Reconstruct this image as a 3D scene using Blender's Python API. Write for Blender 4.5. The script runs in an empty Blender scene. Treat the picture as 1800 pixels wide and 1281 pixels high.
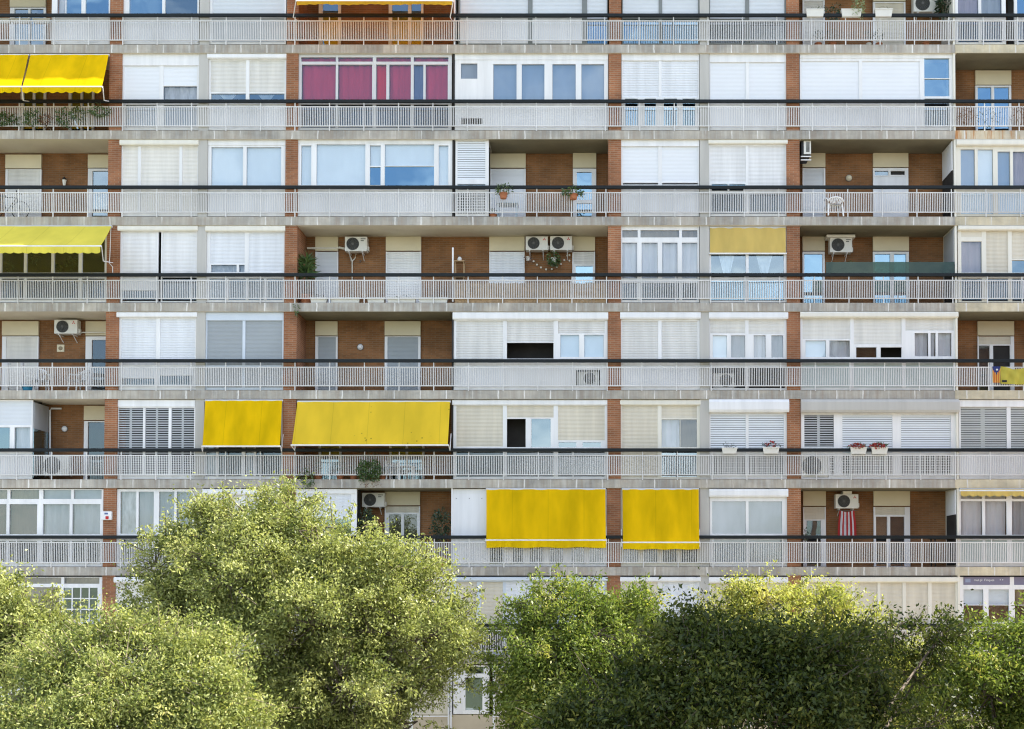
import bpy, math, random
import numpy as np
from mathutils import Vector, Matrix
R = math.radians
rnd = random.Random(7)
nrg = np.random.default_rng(11)
sc = bpy.context.scene
COL = sc.collection

# ------------------------------------------------------------------ camera geometry (metres)
D, F, TH = 40.0, 2083.0, R(1.56)        # distance to the facade, focal length in photo pixels, tilt
CX, CY = 1040.0, 963.0                  # principal point of the shifted lens
ct, st = math.cos(TH), math.sin(TH)
def _ray(px, py):
    u, v = (px - CX) / F, (CY - py) / F
    return (u, ct - v * st, st + v * ct)
CAMX = (CX - 900) * D / F
_r = _ray(900, 1480); HC = -_r[2] * D / _r[1]
def at(px, py, Y=0.0):
    r = _ray(px, py); t = (Y + D) / r[1]
    return Vector((CAMX + r[0] * t, Y, HC + r[2] * t))
def X(px, py, Y=0.0): return at(px, py, Y).x
def Z(py, Y=0.0): return at(900, py, Y).z
def pxm(Y=0.0): return (Y + D) / F      # metres per photo pixel at depth Y

# ------------------------------------------------------------------ materials
MATS = {}
def nodes(m):
    m.use_nodes = True
    t = m.node_tree; t.nodes.clear()
    return t, t.nodes, t.links
def mat(name, col, rough=0.6, var=0.10, scale=1.2, spec=0.3, streak=0.0, metal=0.0, bump=0.0, fine=0.0):
    if name in MATS: return MATS[name]
    m = bpy.data.materials.new(name); t, N, L = nodes(m)
    out = N.new('ShaderNodeOutputMaterial'); b = N.new('ShaderNodeBsdfPrincipled')
    L.new(b.outputs[0], out.inputs[0])
    b.inputs['Roughness'].default_value = rough
    b.inputs['Specular IOR Level'].default_value = spec
    b.inputs['Metallic'].default_value = metal
    g = N.new('ShaderNodeNewGeometry')
    mp = N.new('ShaderNodeVectorMath'); mp.operation = 'MULTIPLY'
    mp.inputs[1].default_value = (scale * (3 if streak else 1), scale, scale * (0.25 if streak else 1))
    L.new(g.outputs['Position'], mp.inputs[0])
    n = N.new('ShaderNodeTexNoise'); n.inputs['Detail'].default_value = 6; n.inputs['Roughness'].default_value = .62
    n.inputs['Scale'].default_value = 1
    L.new(mp.outputs[0], n.inputs['Vector'])
    mr = N.new('ShaderNodeMapRange'); mr.inputs[1].default_value = .3; mr.inputs[2].default_value = .7
    mr.inputs[3].default_value = 1 - var; mr.inputs[4].default_value = 1 + var * .6
    L.new(n.outputs[0], mr.inputs[0])
    mul = N.new('ShaderNodeVectorMath'); mul.operation = 'SCALE'
    mul.inputs[0].default_value = col[:3]
    L.new(mr.outputs[0], mul.inputs['Scale'])
    L.new(mul.outputs[0], b.inputs['Base Color'])
    if bump:
        n2 = N.new('ShaderNodeTexNoise'); n2.inputs['Scale'].default_value = 60; n2.inputs['Detail'].default_value = 3
        L.new(g.outputs['Position'], n2.inputs['Vector'])
        bp = N.new('ShaderNodeBump'); bp.inputs['Strength'].default_value = bump; bp.inputs['Distance'].default_value = .01
        L.new(n2.outputs[0], bp.inputs['Height']); L.new(bp.outputs[0], b.inputs['Normal'])
    MATS[name] = m
    return m

def mat_brick(name, c1, c2, mort):
    m = bpy.data.materials.new(name); t, N, L = nodes(m)
    out = N.new('ShaderNodeOutputMaterial'); b = N.new('ShaderNodeBsdfPrincipled'); L.new(b.outputs[0], out.inputs[0])
    b.inputs['Roughness'].default_value = .85; b.inputs['Specular IOR Level'].default_value = .15
    g = N.new('ShaderNodeNewGeometry'); s = N.new('ShaderNodeSeparateXYZ'); L.new(g.outputs['Position'], s.inputs[0])
    a = N.new('ShaderNodeMath'); L.new(s.outputs[0], a.inputs[0]); L.new(s.outputs[1], a.inputs[1])
    c = N.new('ShaderNodeCombineXYZ'); L.new(a.outputs[0], c.inputs[0]); L.new(s.outputs[2], c.inputs[1])
    br = N.new('ShaderNodeTexBrick'); L.new(c.outputs[0], br.inputs['Vector'])
    br.inputs['Color1'].default_value = (*c1, 1); br.inputs['Color2'].default_value = (*c2, 1); br.inputs['Mortar'].default_value = (*mort, 1)
    br.inputs['Scale'].default_value = 1; br.inputs['Mortar Size'].default_value = .010; br.inputs['Brick Width'].default_value = .26
    br.inputs['Row Height'].default_value = .068; br.inputs['Bias'].default_value = -.1
    n = N.new('ShaderNodeTexNoise'); n.inputs['Scale'].default_value = 1.1; n.inputs['Detail'].default_value = 6
    L.new(g.outputs['Position'], n.inputs['Vector'])
    mr = N.new('ShaderNodeMapRange'); mr.inputs[1].default_value = .3; mr.inputs[2].default_value = .7
    mr.inputs[3].default_value = .68; mr.inputs[4].default_value = 1.25
    L.new(n.outputs[0], mr.inputs[0])
    sc_ = N.new('ShaderNodeVectorMath'); sc_.operation = 'SCALE'; L.new(br.outputs[0], sc_.inputs[0]); L.new(mr.outputs[0], sc_.inputs['Scale'])
    L.new(sc_.outputs[0], b.inputs['Base Color'])
    bp = N.new('ShaderNodeBump'); bp.inputs['Strength'].default_value = .5; bp.inputs['Distance'].default_value = .008; bp.invert = True
    L.new(br.outputs['Fac'], bp.inputs['Height']); L.new(bp.outputs[0], b.inputs['Normal'])
    MATS[name] = m
    return m

def mat_slab(name, col, rust=(0.33, 0.27, 0.22), rusty=0.25, rustx=None):
    """weathered precast concrete: vertical joints with pale lime streaks, rain stains"""
    m = bpy.data.materials.new(name); t, N, L = nodes(m)
    out = N.new('ShaderNodeOutputMaterial'); b = N.new('ShaderNodeBsdfPrincipled'); L.new(b.outputs[0], out.inputs[0])
    b.inputs['Roughness'].default_value = .9; b.inputs['Specular IOR Level'].default_value = .1
    g = N.new('ShaderNodeNewGeometry'); s = N.new('ShaderNodeSeparateXYZ'); L.new(g.outputs['Position'], s.inputs[0])
    def noise(vec, sc3, det=5):
        mu = N.new('ShaderNodeVectorMath'); mu.operation = 'MULTIPLY'; mu.inputs[1].default_value = sc3; L.new(vec, mu.inputs[0])
        n = N.new('ShaderNodeTexNoise'); n.inputs['Scale'].default_value = 1; n.inputs['Detail'].default_value = det; n.inputs['Roughness'].default_value = .65
        L.new(mu.outputs[0], n.inputs['Vector']); return n.outputs[0]
    def rng(src, a, b_, c, d):
        mr = N.new('ShaderNodeMapRange'); L.new(src, mr.inputs[0])
        for i, v in enumerate((a, b_, c, d)): mr.inputs[i + 1].default_value = v
        return mr.outputs[0]
    def mix(f, a, c):
        x = N.new('ShaderNodeMix'); x.data_type = 'RGBA'; L.new(f, x.inputs[0])
        if isinstance(a, tuple): x.inputs[6].default_value = (*a, 1)
        else: L.new(a, x.inputs[6])
        x.inputs[7].default_value = (*c, 1); return x.outputs[2]
    big = noise(g.outputs['Position'], (.9, 1, 1.3), 6)
    str_ = noise(g.outputs['Position'], (7, 1, .6), 4)
    c0 = mix(rng(big, .35, .65, 0, .75), tuple(x * .66 for x in col), tuple(min(1, x * q) for x, q in zip(col, (1.24, 1.20, 1.12))))
    c1 = mix(rng(str_, .48, .64, 0, rusty * 2.4), c0, rust)
    c2 = mix(rng(str_, .48, .28, 0, .35), c1, (.7, .69, .67))
    # joints
    wob = N.new('ShaderNodeMath'); wob.operation = 'MULTIPLY_ADD'; wob.inputs[1].default_value = .06
    L.new(noise(g.outputs['Position'], (3, 1, 4), 2), wob.inputs[0]); L.new(s.outputs[0], wob.inputs[2])
    dv = N.new('ShaderNodeMath'); dv.operation = 'DIVIDE'; dv.inputs[1].default_value = .882; L.new(wob.outputs[0], dv.inputs[0])
    fr = N.new('ShaderNodeMath'); fr.operation = 'FRACT'; L.new(dv.outputs[0], fr.inputs[0])
    ab = N.new('ShaderNodeMath'); ab.operation = 'SUBTRACT'; ab.inputs[1].default_value = .5; L.new(fr.outputs[0], ab.inputs[0])
    ab2 = N.new('ShaderNodeMath'); ab2.operation = 'ABSOLUTE'; L.new(ab.outputs[0], ab2.inputs[0])
    jl = rng(ab2.outputs[0], .012, .034, 1, 0)
    fl_ = N.new('ShaderNodeMath'); fl_.operation = 'FLOOR'; L.new(dv.outputs[0], fl_.inputs[0])
    zf = N.new('ShaderNodeMath'); zf.operation = 'DIVIDE'; zf.inputs[1].default_value = 1.46; L.new(s.outputs[2], zf.inputs[0])
    zf2 = N.new('ShaderNodeMath'); zf2.operation = 'FLOOR'; L.new(zf.outputs[0], zf2.inputs[0])
    cv = N.new('ShaderNodeCombineXYZ'); L.new(fl_.outputs[0], cv.inputs[0]); L.new(zf2.outputs[0], cv.inputs[1])
    wn = N.new('ShaderNodeTexWhiteNoise'); wn.noise_dimensions = '2D'; L.new(cv.outputs[0], wn.inputs['Vector'])
    tone = rng(wn.outputs['Value'], 0, 1, .86, 1.08)
    ml = N.new('ShaderNodeMath'); ml.operation = 'MULTIPLY'; L.new(jl, ml.inputs[0])
    L.new(rng(noise(g.outputs['Position'], (1.1, 1, .7), 2), .40, .56, .05, 1), ml.inputs[1])
    c3 = mix(ml.outputs[0], c2, (.72, .70, .66))
    tv = N.new('ShaderNodeVectorMath'); tv.operation = 'SCALE'; L.new(c3, tv.inputs[0]); L.new(tone, tv.inputs['Scale'])
    L.new(tv.outputs[0], b.inputs['Base Color'])
    MATS[name] = m
    return m

def mat_glass(name, fac=.26, tint=(.9, .95, 1), trans=(.82, .86, .88)):
    m = bpy.data.materials.new(name); t, N, L = nodes(m)
    out = N.new('ShaderNodeOutputMaterial'); tr = N.new('ShaderNodeBsdfTransparent'); gl = N.new('ShaderNodeBsdfGlossy')
    tr.inputs[0].default_value = (*trans, 1); gl.inputs[0].default_value = (*tint, 1); gl.inputs['Roughness'].default_value = .02
    g = N.new('ShaderNodeNewGeometry'); n = N.new('ShaderNodeTexNoise'); n.inputs['Scale'].default_value = 1.3; n.inputs['Detail'].default_value = 1
    L.new(g.outputs['Position'], n.inputs['Vector'])
    bp = N.new('ShaderNodeBump'); bp.inputs['Strength'].default_value = .25; bp.inputs['Distance'].default_value = .02
    L.new(n.outputs[0], bp.inputs['Height']); L.new(bp.outputs[0], gl.inputs['Normal'])
    mx = N.new('ShaderNodeMixShader'); mx.inputs[0].default_value = fac
    L.new(tr.outputs[0], mx.inputs[1]); L.new(gl.outputs[0], mx.inputs[2]); L.new(mx.outputs[0], out.inputs[0])
    MATS[name] = m
    return m

def mat_cloth(name, col, trl=.35, var=.12, scale=2.0, stains=False, seams=False):
    m = bpy.data.materials.new(name); t, N, L = nodes(m)
    out = N.new('ShaderNodeOutputMaterial'); d = N.new('ShaderNodeBsdfDiffuse'); tr = N.new('ShaderNodeBsdfTranslucent'); mx = N.new('ShaderNodeMixShader')
    mx.inputs[0].default_value = trl
    g = N.new('ShaderNodeNewGeometry'); n = N.new('ShaderNodeTexNoise'); n.inputs['Detail'].default_value = 6
    mu = N.new('ShaderNodeVectorMath'); mu.operation = 'MULTIPLY'; mu.inputs[1].default_value = (scale * 1.6, scale, scale * .5)
    L.new(g.outputs['Position'], mu.inputs[0]); L.new(mu.outputs[0], n.inputs['Vector']); n.inputs['Scale'].default_value = 1
    mr = N.new('ShaderNodeMapRange'); mr.inputs[1].default_value = .3; mr.inputs[2].default_value = .7; mr.inputs[3].default_value = 1 - var; mr.inputs[4].default_value = 1 + var * .5
    L.new(n.outputs[0], mr.inputs[0])
    s = N.new('ShaderNodeVectorMath'); s.operation = 'SCALE'; s.inputs[0].default_value = col; L.new(mr.outputs[0], s.inputs['Scale'])
    src = s.outputs[0]
    if seams:
        sx = N.new('ShaderNodeSeparateXYZ'); L.new(g.outputs['Position'], sx.inputs[0])
        dvv = N.new('ShaderNodeMath'); dvv.operation = 'DIVIDE'; dvv.inputs[1].default_value = 1.21; L.new(sx.outputs[0], dvv.inputs[0])
        ff = N.new('ShaderNodeMath'); ff.operation = 'FRACT'; L.new(dvv.outputs[0], ff.inputs[0])
        rs = N.new('ShaderNodeMapRange'); rs.inputs[1].default_value = .012; rs.inputs[2].default_value = .024; rs.inputs[3].default_value = .86; rs.inputs[4].default_value = 1; L.new(ff.outputs[0], rs.inputs[0])
        s3 = N.new('ShaderNodeVectorMath'); s3.operation = 'SCALE'; L.new(src, s3.inputs[0]); L.new(rs.outputs[0], s3.inputs['Scale']); src = s3.outputs[0]
    if stains:
        v = N.new('ShaderNodeTexVoronoi'); v.inputs['Scale'].default_value = 6; L.new(g.outputs['Position'], v.inputs['Vector'])
        r1 = N.new('ShaderNodeMapRange'); r1.inputs[1].default_value = .10; r1.inputs[2].default_value = .17; r1.inputs[3].default_value = .8; r1.inputs[4].default_value = 0
        L.new(v.outputs['Distance'], r1.inputs[0])
        n2 = N.new('ShaderNodeTexNoise'); n2.inputs['Scale'].default_value = .8; L.new(g.outputs['Position'], n2.inputs['Vector'])
        r2 = N.new('ShaderNodeMapRange'); r2.inputs[1].default_value = .57; r2.inputs[2].default_value = .64; L.new(n2.outputs[0], r2.inputs[0])
        ml = N.new('ShaderNodeMath'); ml.operation = 'MULTIPLY'; L.new(r1.outputs[0], ml.inputs[0]); L.new(r2.outputs[0], ml.inputs[1])
        mxx = N.new('ShaderNodeMix'); mxx.data_type = 'RGBA'; L.new(ml.outputs[0], mxx.inputs[0]); L.new(src, mxx.inputs[6]); mxx.inputs[7].default_value = (.16, .11, .02, 1)
        src = mxx.outputs[2]
    L.new(src, d.inputs[0]); L.new(src, tr.inputs[0])
    L.new(d.outputs[0], mx.inputs[1]); L.new(tr.outputs[0], mx.inputs[2]); L.new(mx.outputs[0], out.inputs[0])
    MATS[name] = m
    return m

def mat_leaf(name, ramp, trl=.38, gloss=.06):
    m = bpy.data.materials.new(name); t, N, L = nodes(m)
    out = N.new('ShaderNodeOutputMaterial'); d = N.new('ShaderNodeBsdfDiffuse'); tr = N.new('ShaderNodeBsdfTranslucent'); mx = N.new('ShaderNodeMixShader')
    a = N.new('ShaderNodeAttribute'); a.attribute_name = 'tint'
    cr = N.new('ShaderNodeValToRGB'); e = cr.color_ramp.elements
    while len(e) < len(ramp): e.new(.5)
    for i, (p, c) in enumerate(ramp): e[i].position = p; e[i].color = (*c, 1)
    L.new(a.outputs['Fac'], cr.inputs[0]); L.new(cr.outputs[0], d.inputs[0])
    hs = N.new('ShaderNodeMix'); hs.data_type = 'RGBA'; hs.blend_type = 'MULTIPLY'; hs.inputs[0].default_value = 1
    L.new(cr.outputs[0], hs.inputs[6]); hs.inputs[7].default_value = (1.12, 1.15, .68, 1); L.new(hs.outputs[2], tr.inputs[0])
    mx.inputs[0].default_value = trl
    L.new(d.outputs[0], mx.inputs[1]); L.new(tr.outputs[0], mx.inputs[2])
    gl = N.new('ShaderNodeBsdfGlossy'); gl.inputs['Roughness'].default_value = .42
    m2 = N.new('ShaderNodeMixShader'); m2.inputs[0].default_value = gloss
    L.new(mx.outputs[0], m2.inputs[1]); L.new(gl.outputs[0], m2.inputs[2]); L.new(m2.outputs[0], out.inputs[0])
    MATS[name] = m
    return m

WHITE = mat('white_paint', (.80, .80, .80), .45, .12, .9, streak=1)
ALU = mat('pale_aluminium', (.62, .63, .64), .35, .08, 1)
DARKFR = mat('dark_frame', (.20, .215, .21), .4, .1)
CREAMFR = mat('cream_frame', (.76, .73, .64), .5, .08, streak=1)
BLUEFR = mat('bluish_frame', (.60, .66, .73), .4, .06)
FRAMES = {'w': WHITE, 'al': ALU, 'dk': DARKFR, 'cr': CREAMFR, 'bl': BLUEFR}
TONE = {'w': mat('shutter_white', (.76, .76, .76), .5, .15, 1.0, streak=1), 'n': mat('shutter_new', (.77, .79, .82), .4, .03, .6),
        'i': mat('shutter_ivory', (.66, .61, .50), .55, .15, 1.0, streak=1), 'g': mat('shutter_grey', (.34, .37, .39), .5, .07, .8),
        'l': mat('shutter_lined', (.78, .78, .77), .5, .15, 1.0, streak=1), 'p': mat('shutter_pale', (.64, .67, .70), .5, .06, .8),
        'd': mat('slat_grey', (.46, .48, .50), .45, .08), 'b': mat('slat_bluewhite', (.74, .78, .82), .45, .05),
        'e': mat('slat_dull', (.47, .49, .48), .5, .08)}
PANEL = {'w': mat('panel_white', (.78, .79, .81), .5, .13, .8, streak=1), 'g': mat('panel_grey', (.50, .52, .54), .6, .1), 'd': mat('panel_dull', (.36, .37, .38), .6, .1),
         'i': mat('panel_ivory', (.68, .63, .52), .6, .08), 'f': mat('panel_frosted', (.46, .53, .52), .25, .08, spec=.5), 'v': mat('sign_violet', (.20, .19, .27), .5, .08)}
GLASS = mat_glass('window_glass', .27, (.74, .92, 1), (.90, .94, .95))
GLASS3 = mat_glass('window_glass_blue', .40, (.50, .78, .96), (.86, .92, .95))
GLASS2 = mat_glass('window_glass_dim', .12, (.85, .95, 1), (.92, .93, .94))
CURT = {'w': mat_cloth('curtain_white', (.78, .80, .83), .3, .1), 'b': mat_cloth('blind_paleblue', (.76, .85, .90), .1, .04), 'g': mat_cloth('curtain_grey', (.42, .45, .48), .3, .12),
        'm': mat_cloth('curtain_magenta', (.52, .05, .095), .15, .1), 'r': mat_cloth('curtain_red', (.66, .02, .02), .15, .1), 'u': mat_cloth('curtain_blue', (.20, .25, .42), .3, .1),
        't': mat_cloth('curtain_tan', (.36, .30, .21), .3, .15), 'n': mat_cloth('curtain_brown', (.13, .10, .07), .2, .2), 'k': mat_cloth('curtain_mauve', (.42, .36, .40), .3, .1),
        'o': mat_cloth('curtain_olive', (.13, .14, .09), .2, .3), 's': mat_cloth('curtain_stripe', (.62, .63, .64), .3, .3, 6), 'a': mat_cloth('blind_slate', (.27, .37, .50), .1, .05)}
BRICK = mat_brick('red_brick', (.345, .14, .066), (.245, .098, .048), (.33, .215, .14))
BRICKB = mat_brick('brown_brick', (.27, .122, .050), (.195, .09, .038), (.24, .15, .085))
SLAB = mat_slab('weathered_concrete', (.46, .438, .395))
SLABC = mat_slab('cream_concrete', (.70, .63, .47), (.5, .42, .3), .12)
SLABR = mat_slab('rusty_concrete', (.66, .57, .42), (.45, .19, .06), .42)
SOFFIT = mat('soffit_cream', (.64, .59, .48), .85, .12, .7)
CONC = mat('pillar_concrete', (.50, .485, .45), .85, .12, .8, streak=1)
LINTEL = mat('lintel_cream', (.68, .61, .44), .8, .08, .9)
FLOORT = mat('balcony_tile', (.13, .075, .055), .7, .15)
RAILW = mat('railing_white', (.70, .69, .67), .45, .22, .35)
HAND = mat('handrail_dark', (.012, .016, .018), .5, .2, 2, spec=.2)
BLACK = mat('black_plastic', (.02, .02, .02), .5, .2)
DARK = mat('painted_dark', (.035, .032, .03), .8, .3)  # near black; on room sheets and gap walls the colour itself holds shade
ACW = mat('casing_white', (.70, .69, .64), .45, .07, 3)
ACG = mat('fan_dark', (.05, .052, .05), .5, .2, 5)
ACM = mat('fan_grille_grey', (.11, .11, .105), .5, .1)
YEL = mat_cloth('awning_yellow', (.90, .60, .008), .30, .22, 1.1, seams=True)
YEL2 = mat_cloth('awning_spotted', (.92, .66, .05), .30, .13, .9, stains=True, seams=True)
YEL3 = mat_cloth('awning_sunbleached', (.74, .62, .07), .45, .09, .9, seams=True)
YEL5 = mat_cloth('awning_pale', (.78, .66, .10), .10, .12, .9, seams=True)
YEL6 = mat_cloth('awning_glowing', (.95, .55, .05), .6, .09, .9, seams=True)
YEL4 = mat_cloth('blind_faded_yellow', (.72, .54, .17), .25, .13, 1.5)
TERRA = mat('terracotta', (.40, .15, .07), .8, .2, 4)
WOOD = mat('light_wood', (.45, .30, .16), .7, .2, 5)
REED = mat('reed', (.40, .27, .15), .85, .35, 9)
RED = mat('sign_red', (.5, .02, .02), .5, .1)
BARK = mat('bark', (.13, .105, .08), .9, .35, 5, bump=.4)
BARKP = mat('pale_twig', (.30, .25, .17), .9, .3, 5)

# ------------------------------------------------------------------ mesh builder
class MB:
    def __init__(s): s.v = []; s.f = []; s.mi = []
    def quad(s, a, b, c, d, m=0):
        n = len(s.v); s.v += [tuple(a), tuple(b), tuple(c), tuple(d)]; s.f.append((n, n + 1, n + 2, n + 3)); s.mi.append(m)
    def box(s, x0, x1, y0, y1, z0, z1, m=0, mb=None):
        n = len(s.v)
        s.v += [(x0, y0, z0), (x1, y0, z0), (x1, y1, z0), (x0, y1, z0), (x0, y0, z1), (x1, y0, z1), (x1, y1, z1), (x0, y1, z1)]
        for i, q in enumerate(((0, 3, 2, 1), (4, 5, 6, 7), (0, 1, 5, 4), (1, 2, 6, 5), (2, 3, 7, 6), (3, 0, 4, 7))):
            s.f.append(tuple(n + k for k in q)); s.mi.append(mb if (mb is not None and i == 0) else m)
    def bar(s, x0, x1, y0, y1, z0, z1):      # no top/bottom
        n = len(s.v)
        s.v += [(x0, y0, z0), (x1, y0, z0), (x1, y1, z0), (x0, y1, z0), (x0, y0, z1), (x1, y0, z1), (x1, y1, z1), (x0, y1, z1)]
        for q in ((0, 1, 5, 4), (1, 2, 6, 5), (2, 3, 7, 6), (3, 0, 4, 7)): s.f.append(tuple(n + k for k in q)); s.mi.append(0)
    def tube(s, pts, rad, n=8, cap=True, m=0):
        pts = [Vector(p) for p in pts]
        rad = rad if isinstance(rad, (list, tuple)) else [rad] * len(pts)
        base = len(s.v)
        for i, p in enumerate(pts):
            d = (pts[min(i + 1, len(pts) - 1)] - pts[max(i - 1, 0)]); d = d.normalized() if d.length > 1e-9 else Vector((0, 0, 1))
            u = d.cross(Vector((0, 0, 1)) if abs(d.z) < .9 else Vector((1, 0, 0))).normalized(); w = d.cross(u)
            for k in range(n):
                a = 2 * math.pi * k / n; s.v.append(tuple(p + (u * math.cos(a) + w * math.sin(a)) * rad[i]))
        for i in range(len(pts) - 1):
            for k in range(n):
                a = base + i * n + k; b = base + i * n + (k + 1) % n
                s.f.append((a, b, b + n, a + n)); s.mi.append(m)
        if cap:
            s.f.append(tuple(base + k for k in range(n))[::-1]); s.mi.append(m)
            e = base + (len(pts) - 1) * n; s.f.append(tuple(e + k for k in range(n))); s.mi.append(m)
    def lathe(s, c, prof, n=16, axis='z', m=0):
        """prof: list of (r, h); axis z up or y (towards -Y)"""
        base = len(s.v); c = Vector(c)
        for r_, h in prof:
            for k in range(n):
                a = 2 * math.pi * k / n
                if axis == 'z': s.v.append((c.x + r_ * math.cos(a), c.y + r_ * math.sin(a), c.z + h))
                else: s.v.append((c.x + r_ * math.cos(a), c.y - h, c.z + r_ * math.sin(a)))
        for i in range(len(prof) - 1):
            for k in range(n):
                a = base + i * n + k; b = base + i * n + (k + 1) % n
                s.f.append((a, b, b + n, a + n)); s.mi.append(m)
        for e in (0, len(prof) - 1):
            if prof[e][0] > 1e-4: s.f.append(tuple(base + e * n + k for k in range(n))); s.mi.append(m)
    def build(s, name, mats, parent=None, smooth=False, bevel=0):
        me = bpy.data.meshes.new(name); me.from_pydata(s.v, [], s.f)
        if not isinstance(mats, (list, tuple)): mats = [mats]
        for m in mats: me.materials.append(m)
        if len(mats) > 1: me.polygons.foreach_set('material_index', s.mi)
        if smooth: me.polygons.foreach_set('use_smooth', [True] * len(s.f))
        me.update()
        o = bpy.data.objects.new(name, me); COL.objects.link(o)
        if parent is not None: attach(o, parent)
        if bevel:
            b = o.modifiers.new('edge', 'BEVEL'); b.width = bevel; b.segments = 2; b.limit_method = 'ANGLE'
        return o
def world_loc(o):
    p = Vector((0, 0, 0))
    while o is not None: p += o.location; o = o.parent
    return p
BASE = {}
def attach(o, parent):
    o.parent = parent
    L_ = BASE.get(parent.name, Vector((0, 0, 0)))
    o.matrix_parent_inverse = Matrix.Translation(-L_)
    BASE[o.name] = Vector((0, 0, 0))
def thing(name, label, cat, loc=(0, 0, 0), group=None):
    o = bpy.data.objects.new(name, None); COL.objects.link(o); o.location = loc; BASE[o.name] = Vector(loc)
    o.empty_display_size = .2
    o['label'] = label; o['category'] = cat
    if group: o['group'] = group
    return o
def struct(name, mb, m, kind='structure'):
    o = mb.build(name, m); o['kind'] = kind; return o

# ------------------------------------------------------------------ facade grid in photo pixels
T = [-43, 95, 246, 397.5, 549, 701, 857.5, 1012, 1167]       # underside of the slab above each floor
B = [79, 230, 381.5, 533, 685, 841.5, 995.5, 1151, 1307]     # top of the slab under each floor
SB = [93.5, 245, 396.5, 548, 700, 856.5, 1010.5, 1166, 1322]
HR = [28, 179, 330, 484, 635, 790, 943, 1098]
XL, XR = -430, 2230
BK = 1.36                                                    # depth of the open balconies
bld = thing('apartment_building', 'long grey concrete apartment block with red brick piers and railed balconies behind the trees', 'building')

# slabs
def slab(zt, zb):
    mb = MB()
    xs = [X(XL, 640), X(1678, 640), X(XR, 640)]
    return mb, xs
ZT = [Z(b) for b in B]; ZB = [Z(b) for b in SB]
ZT = [Z(-72)] + ZT; ZB = [Z(-57.5)] + ZB
for i, (zt, zb) in enumerate(zip(ZT, ZB)):
    xj = X(1679, B[i - 1] if i else 0)
    mb = MB(); x0, x1 = X(XL, 640), X(XR, 640)
    mb.box(x0, xj - .002, 0, BK + .15, zb, zt, 0, 1); mb.box(xj + .002, x1, -.004, BK + .15, zb, zt, 2, 1)
    right = {2: SLABR, 0: SLABC, 1: SLABC}.get(i, SLABC)
    mb.build('floor_slab', [SLAB, SOFFIT, right], bld)
    mb = MB(); mb.box(x0 + .05, x1 - .05, .1, BK - .003, zt, zt + .012)
    if i < 9: mb.build('balcony_floor', FLOORT, bld)
ztop = ZT[0]
# rear brick wall with everything behind it closed, one piece per storey
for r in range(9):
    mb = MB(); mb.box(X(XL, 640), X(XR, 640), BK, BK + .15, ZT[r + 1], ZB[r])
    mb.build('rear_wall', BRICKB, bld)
mb = MB(); mb.box(X(XL, 640), X(XR, 640), BK + .152, 12, 0, ztop + 1.1); mb.build('building_core', CONC, bld)
mb = MB(); mb.box(X(XL, 640), X(XR, 640), .05, .25, ztop, ztop + 1.1); mb.build('roof_parapet', CONC, bld)
# ground storey wall
mb = MB(); zg = ZB[9]
mb.box(X(XL, 640), X(XR, 640), .10, BK, 0, zg - .002); mb.build('ground_storey', mat('beige_stone', (.50, .43, .32), .85, .12, 1.0), bld)

def xcol(a, b, py):          # x of a column in the photo, between y=160 (a) and y=940 (b)
    return a + (b - a) * (py - 160) / 780
def pier(name, a0, a1, b0, b1, m, y0, y1, rows=range(9), bev=0):
    for r in rows:
        mb = MB()
        pm = (T[r] + B[r]) / 2
        mb.box(X(xcol(a0, b0, pm), pm, y0), X(xcol(a1, b1, pm), pm, y0), y0, y1, ZT[r + 1] + .012, ZB[r])
        mb.build(name, m, bld)
for a in ((-118, -92, -134, -108), (192, 214, 181, 203.5), (503, 524, 495, 519), (1070, 1092, 1067, 1091), (1382.5, 1405, 1384, 1408), (1925, 1950, 1935, 1960)):
    pier('brick_pier', *a, BRICK, .055, BK)
for a in ((349.5, 366, 341, 356.5), (1230, 1246.5, 1230.5, 1247), (-280, -262, -300, -282), (2080, 2096, 2090, 2106)):
    pier('concrete_pier', *a, CONC, .06, BK)
pier('party_wall', 797, 799.5, 793, 795.5, PANEL['w'], .06, BK - .01, (0, 6, 7, 8))
pier('party_wall', 795.5, 799.2, 793, 796, DARK, .09, BK - .01, (1, 2, 4, 5))  # coloured near black to hold the shade of the gap between bays
pier('party_wall', 1676, 1679.5, 1683, 1686.5, CREAMFR, .03, BK - .01)

# darker, stained ceilings of some open balconies
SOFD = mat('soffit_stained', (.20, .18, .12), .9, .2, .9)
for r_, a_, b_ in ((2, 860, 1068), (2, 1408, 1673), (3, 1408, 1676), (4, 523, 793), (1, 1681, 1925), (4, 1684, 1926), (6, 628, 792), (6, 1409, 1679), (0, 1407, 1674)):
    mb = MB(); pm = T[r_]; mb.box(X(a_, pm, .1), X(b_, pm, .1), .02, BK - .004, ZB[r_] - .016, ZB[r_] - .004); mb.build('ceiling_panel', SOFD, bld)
# railings
for r in range(8):
    x0, x1 = X(XL, 640), X(XR, 640)
    zt, zb, z0 = Z(HR[r] + 8.6), Z(B[r] - 7.2), ZT[r + 1]
    mb = MB()
    mb.box(x0, x1, -.005, .025, zt - .03, zt); mb.box(x0, x1, -.005, .025, zb, zb + .03)
    n = int((x1 - x0) / .0588)
    off = X(518.7, HR[r])
    k0 = math.ceil((x0 - off) / .0588)
    for k in range(k0, k0 + n):
        x = off + k * .0588
        if k % 20 == 0:
            mb.box(x - .016, x + .016, -.012, .02, z0 - .02, Z(HR[r]) - .03)
        else:
            j = rnd.uniform(-.002, .002)
            mb.bar(x - .0105 + j, x + .0105 + j, 0, .011, zb + .03, zt - .03)
    rail = mb.build('railing', RAILW, bld)
    mb = MB(); zh = Z(HR[r])
    mb.box(x0, x1, -.05, .03, zh - .056, zh + .056)
    mb.build('handrail', HAND, rail, bevel=.012)

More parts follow.
